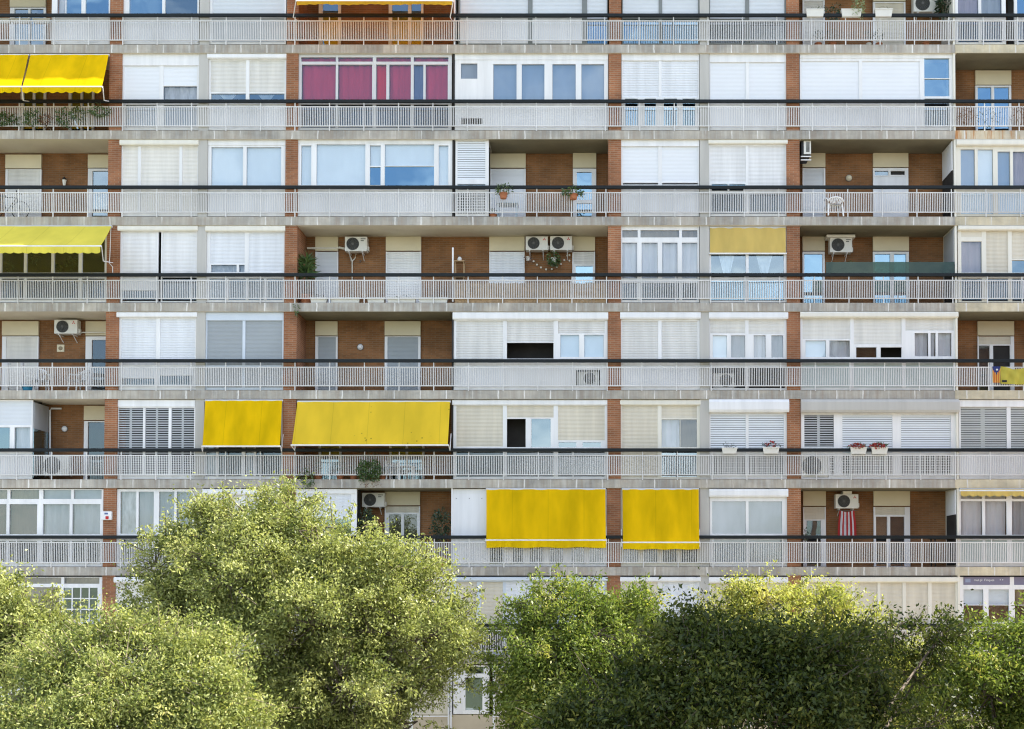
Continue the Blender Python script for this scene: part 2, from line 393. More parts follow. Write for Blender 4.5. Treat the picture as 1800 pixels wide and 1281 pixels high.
# ------------------------------------------------------------------ windows
def rect_minus(x0, y0, x1, y1, cells):
    xs = sorted({x0, x1, *[c for q in cells for c in (q[0], q[2])]}); ys = sorted({y0, y1, *[c for q in cells for c in (q[1], q[3])]})
    xs = [x for x in xs if x0 <= x <= x1]; ys = [y for y in ys if y0 <= y <= y1]
    out = []
    for j in range(len(ys) - 1):
        run = None
        for i in range(len(xs) - 1):
            cx, cy = (xs[i] + xs[i + 1]) / 2, (ys[j] + ys[j + 1]) / 2
            inside = any(q[0] < cx < q[2] and q[1] < cy < q[3] for q in cells)
            if not inside:
                if run is None: run = [xs[i], xs[i + 1]]
                else: run[1] = xs[i + 1]
            if inside and run: out.append((run[0], ys[j], run[1], ys[j + 1])); run = None
        if run: out.append((run[0], ys[j], run[1], ys[j + 1]))
    return out
def curtain(mb, x0, x1, z0, z1, y, amp=.025, n=None, tie=False, seed=0):
    rr = random.Random(int((x0 * 31 + z0 * 17) * 100) + seed)
    w = x1 - x0; n = n or max(8, int(w / .035)); ph = rr.uniform(0, 6)
    rows = 9 if tie else 3
    f1, f2 = rr.uniform(26, 40), rr.uniform(50, 80)
    grid = []
    for j in range(rows):
        v = j / (rows - 1); z = z1 + (z0 - z1) * v
        if tie:
            k = .46 - .32 * v
        else: k = 1
        for i in range(n + 1):
            u = (i / n - .5) * k + (.5 if not tie else .46)
            x = x0 + w * u + (0 if tie else .012 * math.sin(v * 3 + i))
            grid.append((min(max(x, x0), x1), y + amp * (math.sin(i / n * w * f1 / max(k, .3) * .6 + ph) + .5 * math.sin(i / n * w * f2 + ph * 2)), z))
    b = len(mb.v); mb.v += grid
    for j in range(rows - 1):
        for i in range(n):
            a = b + j * (n + 1) + i; mb.f.append((a, a + 1, a + n + 2, a + n + 1)); mb.mi.append(0)
AMP = {'w': .008, 'n': .004, 'i': .009, 'g': .006, 'l': .012, 'p': .006, 'd': .01, 'b': .01, 'e': .01}
def shutter(mb, x0, x1, z0, z1, y, tone):
    pitch = .046 if tone != 'l' else .058; n = max(1, round((z1 - z0) / pitch)); h = (z1 - z0) / n; a = AMP[tone]
    for i in range(n):
        za, zb = z0 + i * h, z0 + (i + 1) * h
        mb.quad((x0, y - a, za), (x1, y - a, za), (x1, y, zb - h * .18), (x0, y, zb - h * .18))
        mb.quad((x0, y, zb - h * .18), (x1, y, zb - h * .18), (x1, y - a, zb), (x0, y - a, zb))
def louvre(mb, x0, x1, z0, z1, y, cover):
    p = .078; n = max(1, round((z1 - z0) / p)); h = (z1 - z0) / n
    for i in range(n):
        za = z0 + i * h + h * (1 - cover) * .5
        mb.box(x0, x1, y, y + .012, za, za + h * cover)
def lattice(mb, x0, x1, z0, z1, y):
    p = .088; n = max(1, round((x1 - x0) / p)); m = max(1, round((z1 - z0) / p))
    for i in range(n + 1):
        x = x0 + (x1 - x0) * i / n; mb.box(x - .012, x + .012, y, y + .01, z0, z1)
    for j in range(m + 1):
        z = z0 + (z1 - z0) * j / m; mb.box(x0, x1, y + .0105, y + .02, z - .013, z + .013)

TONEV = [TONE['w'], mat('shutter_aged', (.70, .685, .64), .55, .15, 1.0, streak=1), mat('shutter_cool', (.72, .74, .77), .5, .12, 1.0, streak=1), mat('shutter_warm', (.76, .735, .68), .55, .15, 1.0, streak=1)]
TONEL = [TONE['l'], mat('shutter_lined_aged', (.69, .68, .65), .5, .15, 1.0, streak=1), mat('shutter_lined_cool', (.74, .76, .79), .5, .12, 1.0, streak=1)]
def W(x0, x1, r, cells, head=None, fr='w', Yf=.12, y0=None, y1=None, name='window', lintel=None, label=None, headm=None, box_rows=None):
    y0 = T[r] + 1 if y0 is None else y0
    y1 = (B[r] - .8) if y1 is None else y1
    pm = (y0 + y1) / 2
    def gx(px, py=None): return X(px, pm, Yf)
    def gz(py): return Z(py, Yf)
    zmin, zmax = ZT[r + 1] + .013, ZB[r] - .003
    def cz(py): return min(max(gz(py), zmin), zmax)
    hh = head[0] if head else 0
    rects = [(c[1], c[2], c[3], c[4]) for c in cells]
    mb = MB(); yf0 = y0 + hh
    for a in rect_minus(x0, yf0, x1, y1, rects):
        mb.box(gx(a[0]), gx(a[2]), Yf, Yf + .07, cz(a[3]), cz(a[1]))
    # thin casement inside glazed cells
    o = mb.build(name, FRAMES[fr], bld)
    if label: o['label'] = label
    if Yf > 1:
        mb = MB(); mb.box(gx(x0) + .02, gx(x1) - .02, 1.338, 1.346, zmin, cz(y0) - .01); mb.build('room_dark_sheet', DARK, o)  # dark sheet added before the rear wall, painted as the unlit room
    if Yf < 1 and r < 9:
        mb = MB(); mb.box(gx(x0) + .01, gx(x1) - .01, .80, .82, zmin, zmax); mb.build('room_dark_sheet', DARK, o)  # dark sheet added across the bay, its colour stands for the unlit inside
    if head:
        mb = MB(); pr = head[1]; za, zb = cz(y0 + hh), cz(y0)
        xa, xb = gx(x0), gx(x1)
        if pr > .05:
            e = .02
            prof = [(Yf + .07, zb), (Yf - pr * .75, zb), (Yf - pr, zb - (zb - za) * .22), (Yf - pr, za + (zb - za) * .18), (Yf - pr * .8, za), (Yf + .07, za)]
            b = len(mb.v)
            for xx in (xa - e, xb + e): mb.v += [(xx, p[0], p[1]) for p in prof]
            m_ = len(prof)
            for i in range(m_):
                j = (i + 1) % m_; mb.f.append((b + i, b + i + m_, b + j + m_, b + j)); mb.mi.append(0)
            mb.f.append(tuple(b + i for i in range(m_))); mb.mi.append(0); mb.f.append(tuple(b + m_ + i for i in range(m_))[::-1]); mb.mi.append(0)
        else:
            mb.box(xa, xb, Yf - pr, Yf + .07, za, zb)
        mb.build('shutter_box', headm or FRAMES[fr], o)
    if lintel:
        mb = MB(); mb.box(X(x0, lintel[0], Yf), X(x1, lintel[0], Yf), Yf + .02, BK - .002, Z(lintel[1], Yf), min(Z(lintel[0], Yf), zmax)); mb.build('lintel_panel', LINTEL, o)
    pane = {}
    for c in cells:
        k = c[0].split(':'); kind = k[0]; tone = k[1] if len(k) > 1 else 'w'
        xa, xb, za, zb = gx(c[1]), gx(c[3]), cz(c[4]), cz(c[2])
        if zb - za < .01: continue
        if kind == 'sh':
            mb = MB(); shutter(mb, xa, xb, za, zb, Yf + .035, tone); mb.build('shutter', TONEV[int(x0 * 3 + r * 7) % 4] if tone == 'w' else TONEL[int(x0 + r * 5) % 3] if tone == 'l' else TONE[tone], o)
            # bottom rail of the shutter
        elif kind == 'lv':
            mb = MB(); louvre(mb, xa, xb, za, zb, Yf + .02, {'d': .50, 'b': .78, 'e': .70}[tone])
            if tone == 'd' or tone == 'e':
                mb.box(xa + (xb - xa) * .44, xa + (xb - xa) * .53, Yf + .033, Yf + .045, za, zb)
            mb.build('louvre', TONE[tone], o)
        elif kind in ('gl', 'cu', 'cb', 'ct', 'gr', 'gd', 'gb'):
            mb = pane.setdefault('b' if kind == 'gb' else 'g' if kind in ('gl', 'ct', 'gr') and not (r < 8 and c[2] > HR[r]) else 'd', MB())
            ins = .012
            mb.quad((xa, Yf + .045, za), (xb, Yf + .045, za), (xb, Yf + .045, zb), (xa, Yf + .045, zb))
            if kind == 'cu':
                q = MB(); curtain(q, xa + .004, xb - .004, za, zb, Yf + .13, .022); q.build('curtain', CURT[tone], o, smooth=True)
            elif kind == 'cb':
                q = MB(); q.box(xa + .004, xb - .004, Yf + .09, Yf + .094, za, zb); q.build('blind', CURT['b' if tone == 'w' else tone], o)
            elif kind == 'ct':
                q = MB(); curtain(q, xa, xb, za, zb, Yf + .13, .02, 26, True); q.build('curtain', CURT['w'], o, smooth=True)
            elif kind == 'gr':
                q = MB()
                for i in range(1, 4): x = xa + (xb - xa) * i / 4; q.box(x - .018, x + .018, Yf + .015, Yf + .04, za, zb)
                for j in range(1, 3): z = za + (zb - za) * j / 3; q.box(xa, xb, Yf + .012, Yf + .0375, z - .018, z + .018)
                q.build('muntins', FRAMES[fr], o)
        elif kind == 'pn':
            mb = MB(); mb.box(xa, xb, Yf + .012, Yf + .03, za, zb); mb.build('lower_panel' if c[2] > y0 + (y1 - y0) * .5 else 'panel', PANEL[tone], o)
        elif kind == 'fg':
            mb = MB(); mb.box(xa, xb, Yf + .02, Yf + .03, za, zb); mb.build('lower_panel', PANEL['f'], o)
        elif kind == 'ms':
            mb = MB(); lattice(mb, xa, xb, za, zb, Yf + .015); mb.build('lattice_panel', TONE['l'], o)
    for k, mb in pane.items(): mb.build('pane', {'g': GLASS, 'b': GLASS3, 'd': GLASS2}[k], o)
    return o
def Dd(x0, x1, r, l0, l1, cells, fr='w'):
    """balcony door on the rear wall, under a cream lintel panel"""
    yb = B[r] + (1020 - B[r]) * .0325
    cells = [(c[0], c[1], c[2], c[3], yb - 2 if c[4] is None else c[4]) for c in cells]
    return W(x0, x1, r, cells, fr=fr, Yf=1.26, y0=l1 + 2, y1=yb, name='balcony_door', lintel=(l0, l1))
def default(x0, x1, r, tone='w', n=2, low='pn'):
    w = (x1 - x0) / n; t = T[r]; c = []
    for i in range(n):
        a, b = x0 + i * w + 4, x0 + (i + 1) * w - 3
        c.append(('sh:' + tone, a, t + 12, b, HR[r] - 12 if r < 8 else t + 90)); c.append(('gl', a, HR[r] - 10 if r < 8 else t + 92, b, HR[r] + 2 if r < 8 else t + 104)); c.append((low, a, (HR[r] if r < 8 else B[r] - 52) + 7, b, B[r] - 5))
    W(x0, x1, r, c, head=(10, .1))

# --- row 0
W(91, 193.5, 0, [('cu', 100, -30, 115, 26), ('gb', 116, -30, 143, 26), ('gb', 150, -30, 191, 26), ('pn', 94, 33, 191, 77)])
W(216, 349.5, 0, [('gb', 227, -30, 285, 25), ('gl', 290, -30, 347, 25), ('pn', 220, 33, 347, 77)])
W(367, 503, 0, [('sh:p', 373, -30, 500, 30), ('pn:g', 373, 32, 500, 75)])
W(806, 1068, 0, [('sh:p', 809, -30, 928, 30), ('sh:p', 936, -30, 1023, 30), ('sh:p', 1032, -30, 1067, 34), ('pn', 809, 32, 928, 77), ('pn', 936, 32, 1023, 77), ('gb', 1032, 37, 1067, 77)], fr='dk')
W(1093.5, 1229.5, 0, [('sh:p', 1095, -30, 1158, 31), ('sh:p', 1164, -30, 1227, 31), ('gb', 1095, 34, 1158, 77), ('gb', 1164, 34, 1227, 77)], fr='dk')
W(1246, 1381.5, 0, [('sh:p', 1248, -30, 1310, 34), ('sh:p', 1317, -30, 1379, 37), ('gl', 1248, 38, 1310, 76), ('gl', 1317, 40, 1379, 76)], fr='dk')
W(1679, 1768, 0, [('cu:k', 1684, -30, 1720, 25), ('cu:g', 1725, -30, 1761, 25), ('gl', 1684, 36, 1720, 75), ('gl', 1725, 36, 1761, 75)])
W(1783, 1925, 0, [('gb', 1788, -30, 1850, 25), ('gb', 1858, -30, 1920, 25), ('gl', 1788, 36, 1850, 75), ('gl', 1858, 36, 1920, 75)])
# --- row 1
W(214, 350, 1, [('sh:n', 218, 116, 280, 182), ('sh:n', 287, 116, 346, 150), ('cu:s', 287, 152, 346, 176), ('cb:g', 221, 185, 277, 224), ('cb:g', 288, 185, 346, 224)], head=(20, .02))
W(366, 503, 1, [('sh:w', 370, 107, 432, 163), ('sh:w', 438, 107, 500, 163), ('ct', 371, 165, 432, 177), ('ct', 438, 165, 500, 177), ('pn', 370, 184, 500, 227)], head=(9, .1))
W(524.5, 794, 1, [('cu:m', 529, 101, 590, 109), ('cu:m', 594, 101, 655, 109), ('cu:m', 661, 101, 722, 109), ('cu:m', 727, 101, 788, 109),
   ('cu:m', 530, 114, 590, 181), ('cu:m', 594, 114, 654, 181), ('cu:r', 661, 114, 679, 181), ('cu:m', 684, 114, 722, 181), ('cu:u', 727, 114, 744, 181), ('cu:m', 748, 114, 787, 181),
   ('gl', 529, 184, 590, 225), ('gl', 594, 184, 655, 225), ('gl', 661, 184, 722, 225), ('gl', 727, 184, 788, 225)], fr='al', label='window hung with magenta and red curtains')
W(799.5, 1069, 1, [('cb:g', 810, 112, 839, 139), ('cb:a', 867, 113, 908, 181), ('cb:a', 917, 113, 957, 181), ('cb:a', 971, 113, 1012, 181), ('cb:a', 1022, 113, 1062, 181),
   ('op', 811, 208, 848, 219), ('pn', 862, 188, 962, 226), ('pn', 968, 188, 1066, 226)], head=(10, .02), label='window with five slate blue panes in white frames')
W(1092.5, 1229, 1, [('sh:l', 1095, 108, 1158, 171), ('sh:l', 1163, 108, 1227, 171), ('gb', 1099, 174, 1121, 223), ('gb', 1133, 174, 1153, 223), ('gb', 1167, 174, 1190, 223), ('gb', 1200, 174, 1222, 223)], head=(11, .02), fr='w')
W(1247, 1383, 1, [('sh:n', 1249, 110, 1311, 182), ('sh:n', 1317, 110, 1379, 182), ('pn', 1250, 186, 1379, 226)], head=(14, .02))
W(1406, 1676, 1, [('sh:n', 1409, 108, 1510, 182), ('sh:n', 1516, 108, 1617, 182), ('gb', 1625, 103, 1669, 138), ('gb', 1625, 139, 1669, 170), ('pn', 1409, 186, 1617, 226), ('gl', 1625, 174, 1669, 224)], head=(7, .02))
# --- row 2
W(212.5, 349, 2, [('sh:w', 215, 258, 242, 373), ('sh:w', 247, 258, 315, 373), ('sh:w', 320, 258, 347, 373)], head=(10, .11), headm=CREAMFR)
W(365.5, 502, 2, [('cb', 371, 259, 427, 332), ('cb', 433, 259, 494, 332), ('pn', 369, 337, 498, 375)], head=(9, .02))
W(523, 797, 2, [('cb', 529, 256, 547, 326), ('cb', 556, 254, 642, 326), ('cb', 650, 256, 669, 292), ('gb', 650, 294, 669, 326), ('cb', 676, 254, 763, 292), ('gb', 676, 293, 763, 328), ('cb', 771, 256, 788, 326), ('pn', 527, 336, 660, 378), ('pn', 664, 336, 794, 378)], head=(5, .02))
W(800.5, 859, 2, [('lv:b', 804, 249, 853, 316), ('gl', 804, 324, 853, 334), ('ms', 804, 338, 853, 376)])
W(1091.5, 1229, 2, [('sh:n', 1095, 258, 1157, 320), ('sh:n', 1164, 258, 1227, 320), ('op', 1095, 322, 1157, 325), ('op', 1164, 322, 1227, 325), ('pn', 1095, 332, 1158, 375), ('pn', 1164, 332, 1227, 375)], head=(11, .03))
W(1246, 1383, 2, [('sh:w', 1249, 257, 1311, 322), ('sh:w', 1316, 257, 1381, 332), ('gb', 1251, 324, 1279, 336), ('gb', 1282, 324, 1310, 336), ('gl', 1250, 341, 1310, 376), ('gl', 1317, 341, 1380, 376)], head=(8, .11), headm=CREAMFR)
W(1681, 1925, 2, [('cb:a', 1689, 263, 1714, 328), ('cb', 1719, 263, 1746, 328), ('cb:a', 1754, 267, 1776, 328), ('cu:k', 1781, 267, 1812, 328), ('cb', 1822, 263, 1865, 328), ('cb', 1872, 263, 1918, 328), ('cb', 1689, 338, 1746, 377), ('cb', 1754, 338, 1812, 377), ('cb', 1822, 338, 1918, 377)], head=(11, .14), fr='cr')
# --- row 3
W(-92, 187.5, 3, [('gd', -86, 402, -50, 480), ('gd', -44, 402, -3, 480), ('gd', 3, 402, 42, 480), ('gd', 47, 402, 90, 480), ('gd', 95, 402, 138, 480), ('gd', 144, 402, 184, 480), ('gd', -86, 490, -3, 527), ('gd', 3, 490, 42, 527), ('gd', 47, 490, 138, 527), ('gd', 144, 490, 184, 527)])
W(209, 347.5, 3, [('sh:w', 214, 409, 275, 484), ('op', 278, 408, 283, 531), ('sh:w', 285, 409, 346, 484), ('pn', 213, 487, 276, 510), ('gl', 213, 511, 276, 530), ('gl', 285, 488, 346, 530)], head=(9, .11), headm=CREAMFR)
W(363, 501, 3, [('sh:w', 369, 409, 430, 464), ('cu:s', 371, 466, 416, 479), ('cu:s', 420, 466, 430, 479), ('sh:w', 437, 409, 498, 478), ('cb:g', 368, 490, 397, 528), ('cb:g', 402, 490, 432, 528), ('cb:g', 437, 490, 464, 528), ('cb:g', 469, 490, 497, 528)], head=(10, .11), headm=CREAMFR)
W(1091.5, 1229, 3, [('cu:t', 1094, 405, 1121, 418), ('cu:t', 1126, 405, 1194, 418), ('cu:t', 1199, 405, 1226, 418), ('cu', 1094, 427, 1120, 490), ('cu', 1128, 427, 1156, 490), ('cu', 1164, 427, 1191, 490), ('cu', 1199, 427, 1226, 490), ('gl', 1094, 498, 1120, 528), ('gl', 1126, 498, 1194, 528), ('gl', 1199, 498, 1226, 528)], label='window with white draped curtains behind four casements')
W(1246, 1382.5, 3, [('ct', 1250, 447, 1311, 488), ('ct', 1316, 447, 1378, 488), ('gb', 1250, 492, 1311, 529), ('gb', 1316, 492, 1378, 529)])
W(1684, 1928, 3, [('pn:i', 1690, 405, 1726, 417), ('cu:k', 1690, 425, 1726, 480), ('sh:i', 1734, 405, 1772, 480), ('sh:i', 1779, 405, 1818, 456), ('gl', 1779, 458, 1818, 480), ('sh:i', 1826, 405, 1870, 480), ('sh:i', 1878, 405, 1922, 480), ('gl', 1690, 490, 1726, 530), ('gl', 1734, 490, 1772, 530), ('gl', 1779, 490, 1818, 530), ('gl', 1826, 490, 1922, 530)], head=(8, .14), fr='cr')
# --- row 4
W(207, 346.5, 4, [('sh:l', 213, 561, 274, 640), ('sh:l', 281, 561, 343, 640), ('pn', 213, 643, 274, 662), ('gl', 215, 664, 273, 675), ('pn', 281, 643, 340, 657), ('gl', 281, 659, 339, 675)], head=(9, .1))
W(360, 498.5, 4, [('sh:g', 364, 564, 426, 641), ('sh:g', 431, 564, 496, 641), ('pn:d', 364, 644, 426, 680), ('pn:d', 431, 644, 496, 680)], head=(14, .02), fr='bl')
W(797, 1068, 4, [('sh:l', 802, 565, 884, 633), ('sh:l', 891, 565, 973, 602), ('sh:l', 981, 565, 1063, 587), ('op', 891, 603, 973, 631), ('cb', 985, 589, 1018, 628), ('cb', 1027, 589, 1061, 628), ('pn', 800, 641, 886, 679), ('op', 1013, 649, 1055, 677)], head=(13, .1))
W(1091, 1230.5, 4, [('sh:l', 1094, 565, 1157, 636), ('sh:l', 1163, 565, 1226, 636), ('pn', 1094, 641, 1157, 676), ('pn', 1163, 641, 1226, 676)], head=(12, .11))
W(1247, 1384, 4, [('sh:w', 1248.5, 564, 1310, 587), ('sh:w', 1316, 564, 1379, 588), ('cb', 1253, 590, 1278, 629), ('cu:g', 1285, 590, 1310, 629), ('cu:w', 1325, 590, 1346, 629), ('cu:g', 1356, 590, 1377, 629), ('op', 1250, 645, 1310, 681), ('op', 1316, 645, 1380, 681)], head=(12, .11))
W(1407, 1682, 4, [('sh:w', 1411, 560, 1495, 597), ('sh:w', 1501, 560, 1585, 606), ('sh:w', 1592, 560, 1677, 582), ('cb', 1416, 599, 1452, 628), ('cu', 1458, 599, 1494, 628), ('gl', 1505, 611, 1541, 629), ('op', 1548, 611, 1585, 629), ('cu', 1608, 586, 1632, 627), ('cu', 1636, 586, 1645, 627), ('cu', 1649, 586, 1673, 627), ('fg', 1409, 639, 1495, 680), ('fg', 1501, 639, 1585, 680), ('fg', 1592, 639, 1677, 680)], head=(10, .15), headm=CREAMFR)
# --- row 5
W(-110, 57, 5, [('sh:p', -104, 704, -30, 746), ('sh:p', -24, 704, 55, 746), ('gl', -104, 750, -30, 788), ('gl', -24, 750, 17, 788), ('cu', 25, 750, 53, 788), ('pn', -104, 797, 55, 838)])
W(205, 343, 5, [('lv:d', 208, 716, 251, 834), ('lv:d', 255, 716, 296, 834), ('lv:d', 301, 716, 341, 834)], head=(12, .04))
W(357, 497, 5, [('cu:s', 362, 705, 380, 836), ('gd', 384, 705, 425, 836), ('cu:s', 431, 705, 446, 836), ('gd', 450, 705, 494, 836)])
W(796, 1068, 5, [('sh:i', 802, 712, 884, 784), ('sh:i', 891, 712, 973, 733), ('sh:i', 981, 712, 1063, 773), ('op', 891, 735, 924, 785), ('gl', 934, 735, 968, 785), ('gl', 982, 776, 1013, 785), ('gl', 1024, 776, 1056, 785), ('gl', 802, 793, 885, 837), ('gl', 891, 793, 973, 837), ('gl', 981, 793, 1063, 837)], head=(9, .06))
W(1091, 1230.5, 5, [('sh:i', 1094, 712, 1156, 838), ('sh:i', 1163, 712, 1225, 734), ('cu', 1163, 736, 1195, 785), ('cu:n', 1196, 736, 1225, 785), ('gl', 1163, 790, 1225, 837)], head=(9, .07), fr='cr')
W(1247, 1385, 5, [('lv:b', 1249, 726, 1311, 790), ('lv:b', 1316, 726, 1378, 790), ('ms', 1249, 798, 1311, 834), ('ms', 1316, 798, 1378, 834)], head=(22, .2))
W(1408, 1683, 5, [('lv:d', 1414, 728, 1466, 785), ('lv:b', 1481, 728, 1569, 795), ('lv:b', 1584, 728, 1672, 795), ('op', 1411, 798, 1456, 838), ('ms', 1458, 798, 1466, 835), ('ms', 1481, 799, 1569, 835), ('ms', 1584, 799, 1672, 835)], head=(23, .22), headm=CONC)
W(1686, 1930, 5, [('lv:e', 1689, 715, 1770, 787), ('lv:e', 1777, 715, 1850, 787), ('lv:e', 1857, 715, 1926, 787), ('pn', 1688, 795, 1926, 839)], head=(12, .05))
# --- row 6
W(-112, 181, 6, [('cu:t', -104, 860, -60, 876), ('cu:t', -54, 860, 12, 876), ('cu:t', 17, 860, 68, 876), ('cb:g', 75, 860, 124, 876), ('cb:g', 129, 860, 178, 876), ('cu:n', -104, 885, -60, 938), ('cu:n', -54, 885, 11, 938), ('cu:n', 16, 885, 65, 938), ('cu:g', 75, 885, 122, 938), ('cu:g', 127, 885, 176, 938),
   ('gl', -104, 950, -60, 987), ('gl', -54, 950, 11, 987), ('gl', 16, 950, 65, 987), ('gl', 75, 950, 122, 987), ('gl', 127, 950, 176, 987)])
W(204, 342, 6, [('cu:s', 211, 863, 239, 937), ('cu:g', 243, 863, 270, 937), ('cu:g', 279, 863, 306, 937), ('cu:g', 310, 863, 338, 937), ('gl', 211, 947, 270, 987), ('gl', 279, 947, 338, 987)])
default(357, 496, 6)
W(520, 627, 6, [('sh:w', 526, 867, 617, 908), ('gl', 526, 911, 568, 938), ('gl', 574, 911, 617, 938), ('pn', 526, 948, 617, 990)], head=(8, .03))
W(795, 1067, 6, [('pn', 798, 860, 853, 940), ('gl', 861, 862, 908, 940), ('gl', 914, 862, 958, 940), ('gl', 966, 862, 1012, 940), ('gl', 1020, 862, 1062, 940), ('gl', 861, 950, 885, 990), ('gl', 901, 950, 919, 990), ('gl', 932, 950, 955, 990), ('gl', 966, 950, 990, 990), ('gl', 1004, 950, 1027, 990), ('gl', 1036, 950, 1061, 990)])
W(1091, 1230, 6, [('gl', 1096, 862, 1122, 940), ('gl', 1130, 862, 1156, 940), ('gl', 1164, 862, 1190, 940), ('gl', 1197, 862, 1225, 940), ('gl', 1096, 950, 1122, 988), ('gl', 1130, 950, 1156, 988), ('gl', 1164, 950, 1190, 988), ('gl', 1197, 950, 1225, 988)], fr='cr')
W(1247.5, 1384, 6, [('cb:g', 1252, 880, 1311, 937), ('cb:g', 1316, 880, 1375, 937), ('cb:g', 1252, 948, 1311, 987), ('cb:g', 1316, 948, 1375, 987)], head=(14, .12))
W(1686, 1932, 6, [('cu', 1689, 867, 1727, 876), ('cu', 1732, 867, 1770, 876), ('cu', 1779, 867, 1850, 876), ('cu', 1856, 867, 1926, 876), ('cu', 1689, 880, 1727, 939), ('cu', 1732, 880, 1770, 939), ('cu:g', 1779, 880, 1850, 939), ('cu', 1856, 880, 1926, 939), ('fg', 1689, 948, 1727, 988), ('fg', 1732, 948, 1770, 988), ('fg', 1779, 948, 1926, 988)])
# --- row 7
W(-114, 179, 7, [('cu:t', -106, 1014, 18, 1025), ('cu:t', 25, 1014, 107, 1025), ('cu:t', 112, 1014, 174, 1025), ('cu:n', -106, 1031, 18, 1092), ('cu:t', 25, 1031, 104, 1092), ('gr', 111, 1032, 171, 1089), ('gl', -106, 1105, 60, 1143), ('gl', 66, 1105, 171, 1143)])
default(202, 340, 7); default(356, 494, 7); default(519, 792, 7, 'i', 4)
W(795, 1067, 7, [('sh:i', 801, 1022, 838, 1096), ('sh:i', 845, 1022, 884, 1096), ('sh:w', 889, 1022, 931, 1096), ('sh:i', 936, 1022, 976, 1096), ('sh:w', 982, 1022, 1021, 1096), ('sh:w', 1026, 1022, 1062, 1096), ('gl', 801, 1104, 884, 1144), ('gl', 889, 1104, 976, 1144), ('gl', 982, 1104, 1062, 1144)], head=(7, .1), fr='bl')
W(1091, 1230.5, 7, [('sh:i', 1094, 1022, 1156, 1096), ('sh:w', 1164, 1022, 1226, 1096), ('pn', 1094, 1104, 1226, 1146)], head=(8, .1))
default(1247, 1384, 7, 'i')
W(1409, 1684, 7, [('sh:i', 1412, 1023, 1454, 1096), ('sh:i', 1459, 1023, 1498, 1096), ('sh:i', 1503, 1023, 1543, 1096), ('sh:i', 1548, 1023, 1587, 1096), ('sh:i', 1593, 1023, 1632, 1096), ('sh:i', 1638, 1023, 1680, 1096), ('pn:i', 1412, 1104, 1680, 1146)], head=(9, .1), fr='cr')
W(1687, 1934, 7, [('pn:v', 1694, 1013, 1775, 1027), ('pn:v', 1783, 1013, 1926, 1027), ('cb', 1694, 1035, 1729, 1062), ('gl', 1694, 1063, 1729, 1092), ('cb', 1738, 1035, 1774, 1062), ('gl', 1738, 1063, 1774, 1092), ('cu:t', 1784, 1035, 1850, 1062), ('gl', 1784, 1063, 1850, 1092), ('cu:t', 1857, 1035, 1926, 1062), ('gl', 1857, 1063, 1926, 1092), ('pn', 1694, 1104, 1926, 1146)])
# --- row 8 (mostly behind the trees)
W(797, 860, 8, [('gl', 818, 1171, 850, 1183), ('gl', 818, 1190, 848, 1247)], y1=1254)
mb = MB(); mb.box(X(-430, 640), X(2230, 640), .13, .25, ZT[9] + .01, Z(1256)); mb.build('stone_base', MATS['beige_stone'], bld)
default(204, 340, 8); default(356, 494, 8); default(519, 790, 8, 'i', 4); default(866, 1064, 8, 'i', 3); default(1092, 1230, 8); default(1247, 1384, 8); default(1409, 1684, 8, 'i', 4); default(-112, 178, 8, 'w', 4); default(1690, 1930, 8, 'w', 3)
for r in range(9):
    default(-425, -140, r, 'i' if r % 3 else 'w', 4); default(1965, 2225, r, 'w' if r % 2 else 'p', 4)

# --- doors on the rear walls of open balconies
Dd(17, 80, 0, -30, 12, [('gl', 25, 16, 49, None), ('gl', 53, 16, 76, None)])
Dd(560, 599, 0, -50, -18, [('gl', 567, -14, 594, None)], fr='cr'); Dd(683, 744, 0, -50, -18, [('gl', 689, -14, 717, None), ('gl', 723, -14, 740, None)], fr='cr')
Dd(1411, 1450, 0, -30, -2, [('sh:w', 1414, 3, 1447, None)]); Dd(1535, 1592, 0, -30, 2, [('sh:i', 1539, 6, 1589, None)])
Dd(36, 80, 1, 122, 147, [('gl', 41, 151, 57, None), ('gl', 61, 151, 76, None)]); Dd(120, 165, 1, 122, 147, [('gl', 125, 151, 141, None), ('gl', 145, 151, 161, None)])
Dd(1715, 1778, 1, 124, 149, [('gb', 1719, 154, 1743, None), ('gb', 1748, 154, 1774, None)]); Dd(1840, 1900, 1, 124, 149, [('sh:w', 1844, 153, 1896, None)])
Dd(9, 72, 2, 272, 296, [('sh:w', 13, 299, 70, None)]); Dd(154, 212, 2, 272, 295, [('ct', 162, 301, 207, None)])
Dd(861, 924, 2, 270, 295, [('sh:n', 863, 297, 921, None)]); Dd(1007, 1048, 2, 269, 295, [('gb', 1014, 303, 1040, 352), ('gb', 1014, 358, 1040, None)])
Dd(1411, 1451, 2, 269, 294, [('sh:p', 1413, 297, 1448, None)]); Dd(1535, 1597, 2, 269, 294, [('gl', 1538, 301, 1562, 309), ('op', 1566, 301, 1591, 308), ('pn', 1537, 311, 1593, None)])
Dd(554, 594, 3, 416, 441, [('sh:p', 557, 443, 592, None)]); Dd(678, 740, 3, 416, 441, [('sh:l', 680, 443, 738, None)]); Dd(860, 922, 3, 416, 441, [('sh:l', 862, 443, 921, None)])
Dd(1006, 1046, 3, 416, 441, [('sh:l', 1008, 443, 1044, 465), ('gb', 1012, 468, 1042, None)])
Dd(1411, 1450, 3, 416, 441, [('gb', 1414, 447, 1446, None)]); Dd(1535, 1598, 3, 416, 441, [('gb', 1538, 447, 1565, None), ('gb', 1572, 447, 1593, None)])
Dd(3, 67, 4, 565, 590, [('sh:w', 10, 593, 65, None)]); Dd(150, 204, 4, 565, 590, [('cu:o', 161, 598, 200, None)])
Dd(554, 593, 4, 565, 590, [('sh:g', 559, 593, 590, None)]); Dd(676, 739, 4, 565, 590, [('sh:g', 681, 593, 735, None)])
